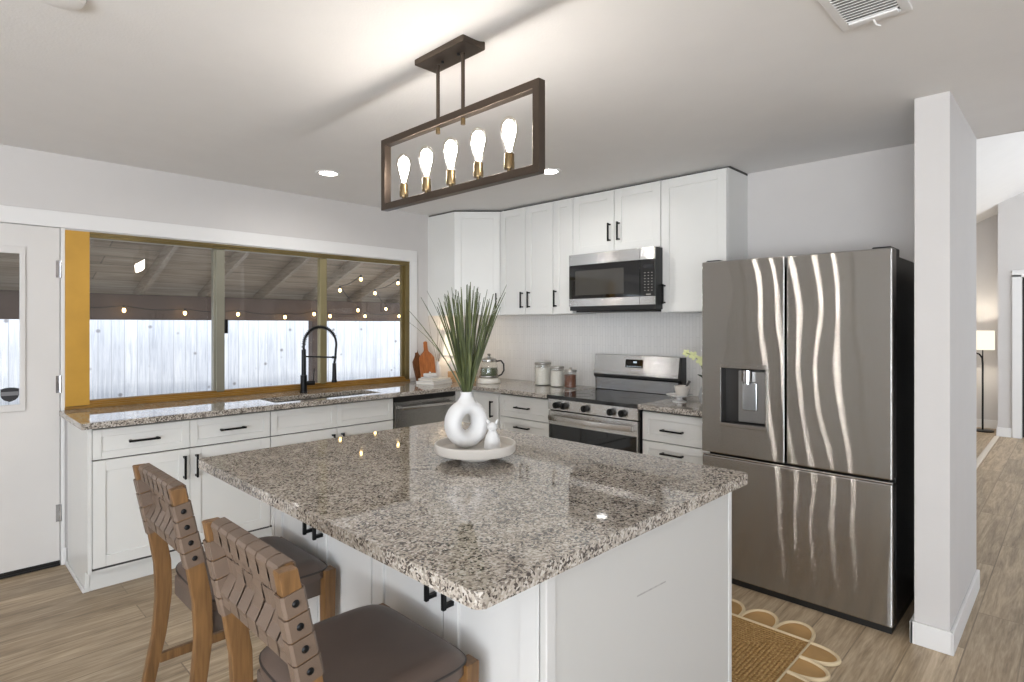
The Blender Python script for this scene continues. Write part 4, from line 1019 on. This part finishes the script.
m_.build('louvres', trim_m, vt)
MB().box(vx0+.03, vx1-.03, vy1-.062, vy1-.030, ZC-.022, ZC-.010, .005).build('end_plate', trim_m, vt)
MB().tube([((vx0+vx1)/2, vy1-.045, ZC-.02), ((vx0+vx1)/2+.004, vy1-.03, ZC-.032), ((vx0+vx1)/2+.012, vy1-.015, ZC-.034)], .0035, 8).build('lever', trim_m, vt)

# ------------------------------------------------------------------ scalloped jute rug
rx_0, rx_1, ry_0, ry_1 = -1.98, -.855, 2.17, 2.765
def jute_mat(cx0, cy0, hx0, hy0):
    t = NT('braided_jute'); t.setb(rough=.95, spec=.1)
    g = t.add('ShaderNodeNewGeometry'); sx = t.add('ShaderNodeSeparateXYZ'); t.link(g.outputs['Position'], sx.inputs[0])
    ax = t.math('SUBTRACT', hx0, t.math('ABSOLUTE', t.math('SUBTRACT', sx.outputs['X'], cx0)))
    ay = t.math('SUBTRACT', hy0, t.math('ABSOLUTE', t.math('SUBTRACT', sx.outputs['Y'], cy0)))
    d = t.math('MINIMUM', ax, ay)
    d = t.math('ADD', d, t.math('MULTIPLY', t.noise(t.pos(), 30, 2), .006))
    wv = t.math('ABSOLUTE', t.math('SINE', t.math('MULTIPLY', d, PI/.017)))
    n = t.noise(t.pos(), 130, 3, .6)
    c = t.ramp(n, [(.3, lin((134, 102, 62))), (.55, lin((176, 140, 90))), (.75, lin((206, 174, 124)))])
    c = t.mix(t.math('MULTIPLY', t.math('SUBTRACT', 1, wv), .38), c, lin((112, 82, 48)))
    t.link(c, t.b.inputs['Base Color']); t.bump(t.math('ADD', wv, t.math('MULTIPLY', n, .5)), .8, .006); return t.m
cream = mat('cream_cord', (204, 184, 150), .9, vary=.08, bump=.5, bscale=260)
rugm = jute_mat((rx_0+rx_1)/2, (ry_0+ry_1)/2, (rx_1-rx_0)/2, (ry_1-ry_0)/2)
rg_ = thing('jute_rug', ((rx_0+rx_1)/2, (ry_0+ry_1)/2, 0), 'natural braided jute rug with cream edged scallops on the floor before the fridge', 'rug')
MB().box(rx_0, rx_1, ry_0, ry_1, .0015, .012, .004).build('mat', rugm, rg_)
ct = [(rx_0, ry_0, .010), (rx_1, ry_0, .010), (rx_1, ry_1, .010), (rx_0, ry_1, .010), (rx_0, ry_0, .010)]
MB().tube(ct, .0085, 8).build('border', cream, rg_)
def petal(cx_, cy_, ang, w_, d_):
    pts = [(w_/2*math.cos(a), d_*(abs(math.sin(a))**.8)) for a in [PI*k/18 for k in range(19)]]
    M = Matrix.Translation((cx_, cy_, 0)) @ Matrix.Rotation(ang, 4, 'Z')
    p = MB().prism(pts, .0015, .009, M=M).build('scallop', petm_j, rg_)
    MB().tube([M @ Vector((x, y, .009)) for x, y in pts], .0085, 8).build('cord', cream, p)
petm_j = mat('jute_scallop', (168, 132, 84), .95, vary=.2, bump=.6, bscale=160)
npx = 7; pw = (rx_1-rx_0)/npx
for k in range(npx):
    petal(rx_0+pw*(k+.5), ry_1+.004, 0, pw*.98, .145); petal(rx_0+pw*(k+.5), ry_0-.004, PI, pw*.98, .145)
npy = 4; ph = (ry_1-ry_0)/npy
for k in range(npy):
    petal(rx_1+.004, ry_0+ph*(k+.5), -PI/2, ph*.98, .13); petal(rx_0-.004, ry_0+ph*(k+.5), PI/2, ph*.98, .13)

# ------------------------------------------------------------------ floor lamp in the room beyond
fl = thing('floor_lamp', (-.93, 9.95, 0), 'thin dark floor lamp with a lit white drum shade in the far room', 'lamp')
MB().lathe([(0, 0), (.12, 0), (.12, .015), (.02, .022), (0, .022)], (-.93, 9.95, 0)).build('base', black_m, fl)
MB().tube([(-.93, 9.95, .02), (-.93, 9.95, .9), (-.935, 9.95, .98), (-.965, 9.95, 1.03), (-1.0, 9.95, 1.045), (-1.04, 9.95, 1.02)]+[(-1.05, 9.97, 1.0)], .011, 10).build('pole', black_m, fl)
MB().tube([(-.93, 9.95, .95), (-.93, 9.95, 1.2)], .007, 8).build('stem', black_m, fl)
MB().lathe([(.125, 1.09), (.125, 1.345), (.122, 1.345), (.122, 1.09), (.125, 1.09)], (-.93, 9.95, 0)).build('lamp_shade', shade_e, fl)
pl_ = bpy.data.lights.new('floor_lamp_bulb', 'POINT'); pl_.energy = 14; pl_.color = (1, .9, .75); pl_.shadow_soft_size = .05
po = bpy.data.objects.new('floor_lamp_bulb', pl_); col.objects.link(po); po.parent = fl; po.location = (0, 0, 1.24)
area('hall_skylight', (1.2, 6.6, 3.3), (0, 0, 1), 2.2, 3.0, 40, (.95, .97, 1)) if False else None

# ------------------------------------------------------------------ outside the window
struct(MB().box(-12, XW-.15, -6, 14, -.30, -.18).build('floor_patio', mat('patio_concrete', (206, 202, 196), .9, vary=.08)))
tag(MB().box(-8.84, -8.80, -4, 10, -.18, 1.78, .003).build('fence', fence_m, loc=(-8.82, 3, -.18)), 'tall whitewashed board fence outside the window', 'fence')
pr_ = thing('patio_roof', (-6.0, 3, -.18), 'grey wooden patio roof with rafters and a dark beam outside the window', 'roof')
def rz(x): return 1.775+.333*(x+7.6)
m_ = MB().prism([(-8.0, rz(-8.0)+.14), (-4.47, rz(-4.47)+.14), (-4.47, rz(-4.47)+.18), (-8.0, rz(-8.0)+.18)], -9.5, 4.0, M=Matrix.Rotation(PI/2, 4, 'X'))
m_.build('roof_boards', deck_m, pr_)
for k in range(-4, 11):
    y = 1.745+.69*k
    MB().prism([(-7.9, rz(-7.9)), (-4.47, rz(-4.47)), (-4.47, rz(-4.47)+.14), (-7.9, rz(-7.9)+.14)], -y-.045, -y+0, M=Matrix.Rotation(PI/2, 4, 'X')).build('rafter', rafter_m, pr_)
MB().box(-7.70, -7.60, -4, 9.5, 1.478, 1.76, .004).build('beam', beam_m, pr_)
MB().box(-8.04, -8.0, -4, 9.5, 1.66, 1.83, .004).build('slit_blocker', beam_m, pr_)  # added board that blocks the bright slit between beam and roof
for y in (-1.4, 3.86, 8.4): MB().box(-7.71, -7.59, y-.06, y+.06, -.18, 1.478, .004).build('post', beam_m, pr_)
# string lights: a run along the beam and one looping down the rafters
sl = thing('string_lights', (-7.5, 3, 1.6), 'string of warm bulbs hung under the patio roof outside the window', 'string lights')
import mathutils
bl_pts = [(-7.5, y, z) for y, z in ((.95, 1.585), (1.568, 1.585), (2.175, 1.561), (2.775, 1.557), (3.373, 1.526), (3.78, 1.572), (4.016, 1.546), (4.572, 1.552), (5.167, 1.559), (5.8, 1.57))]
lo = [(-7.3, 4.338, 1.632), (-6.8, 3.78, 1.87), (-6.4, 3.845, 1.993)]
bl2 = [(-7.3, 4.8, 1.66), (-6.8, 4.299, 1.852), (-6.4, 4.394, 1.972)]
for run in (bl_pts, lo, bl2):
    cp = []
    for p, q in zip(run, run[1:]):
        for k in range(6):
            f = k/6; v = Vector(p).lerp(Vector(q), f); v.z += .05-.03*math.sin(PI*f); cp.append(v)
    cp.append(Vector(run[-1])+Vector((0, 0, .05))); MB().tube(cp, .004, 6).build('cord', blackp, sl)
    for p in run:
        s_ = MB().cyl((p[0], p[1], p[2]+.018), .011, .035, n=12).build('socket', blackp, sl)
        MB().lathe([(0, -.026), (.011, -.021), (.017, -.007), (.014, .008), (.009, .018), (0, .018)], p, 16).build('bulb', string_e, s_)
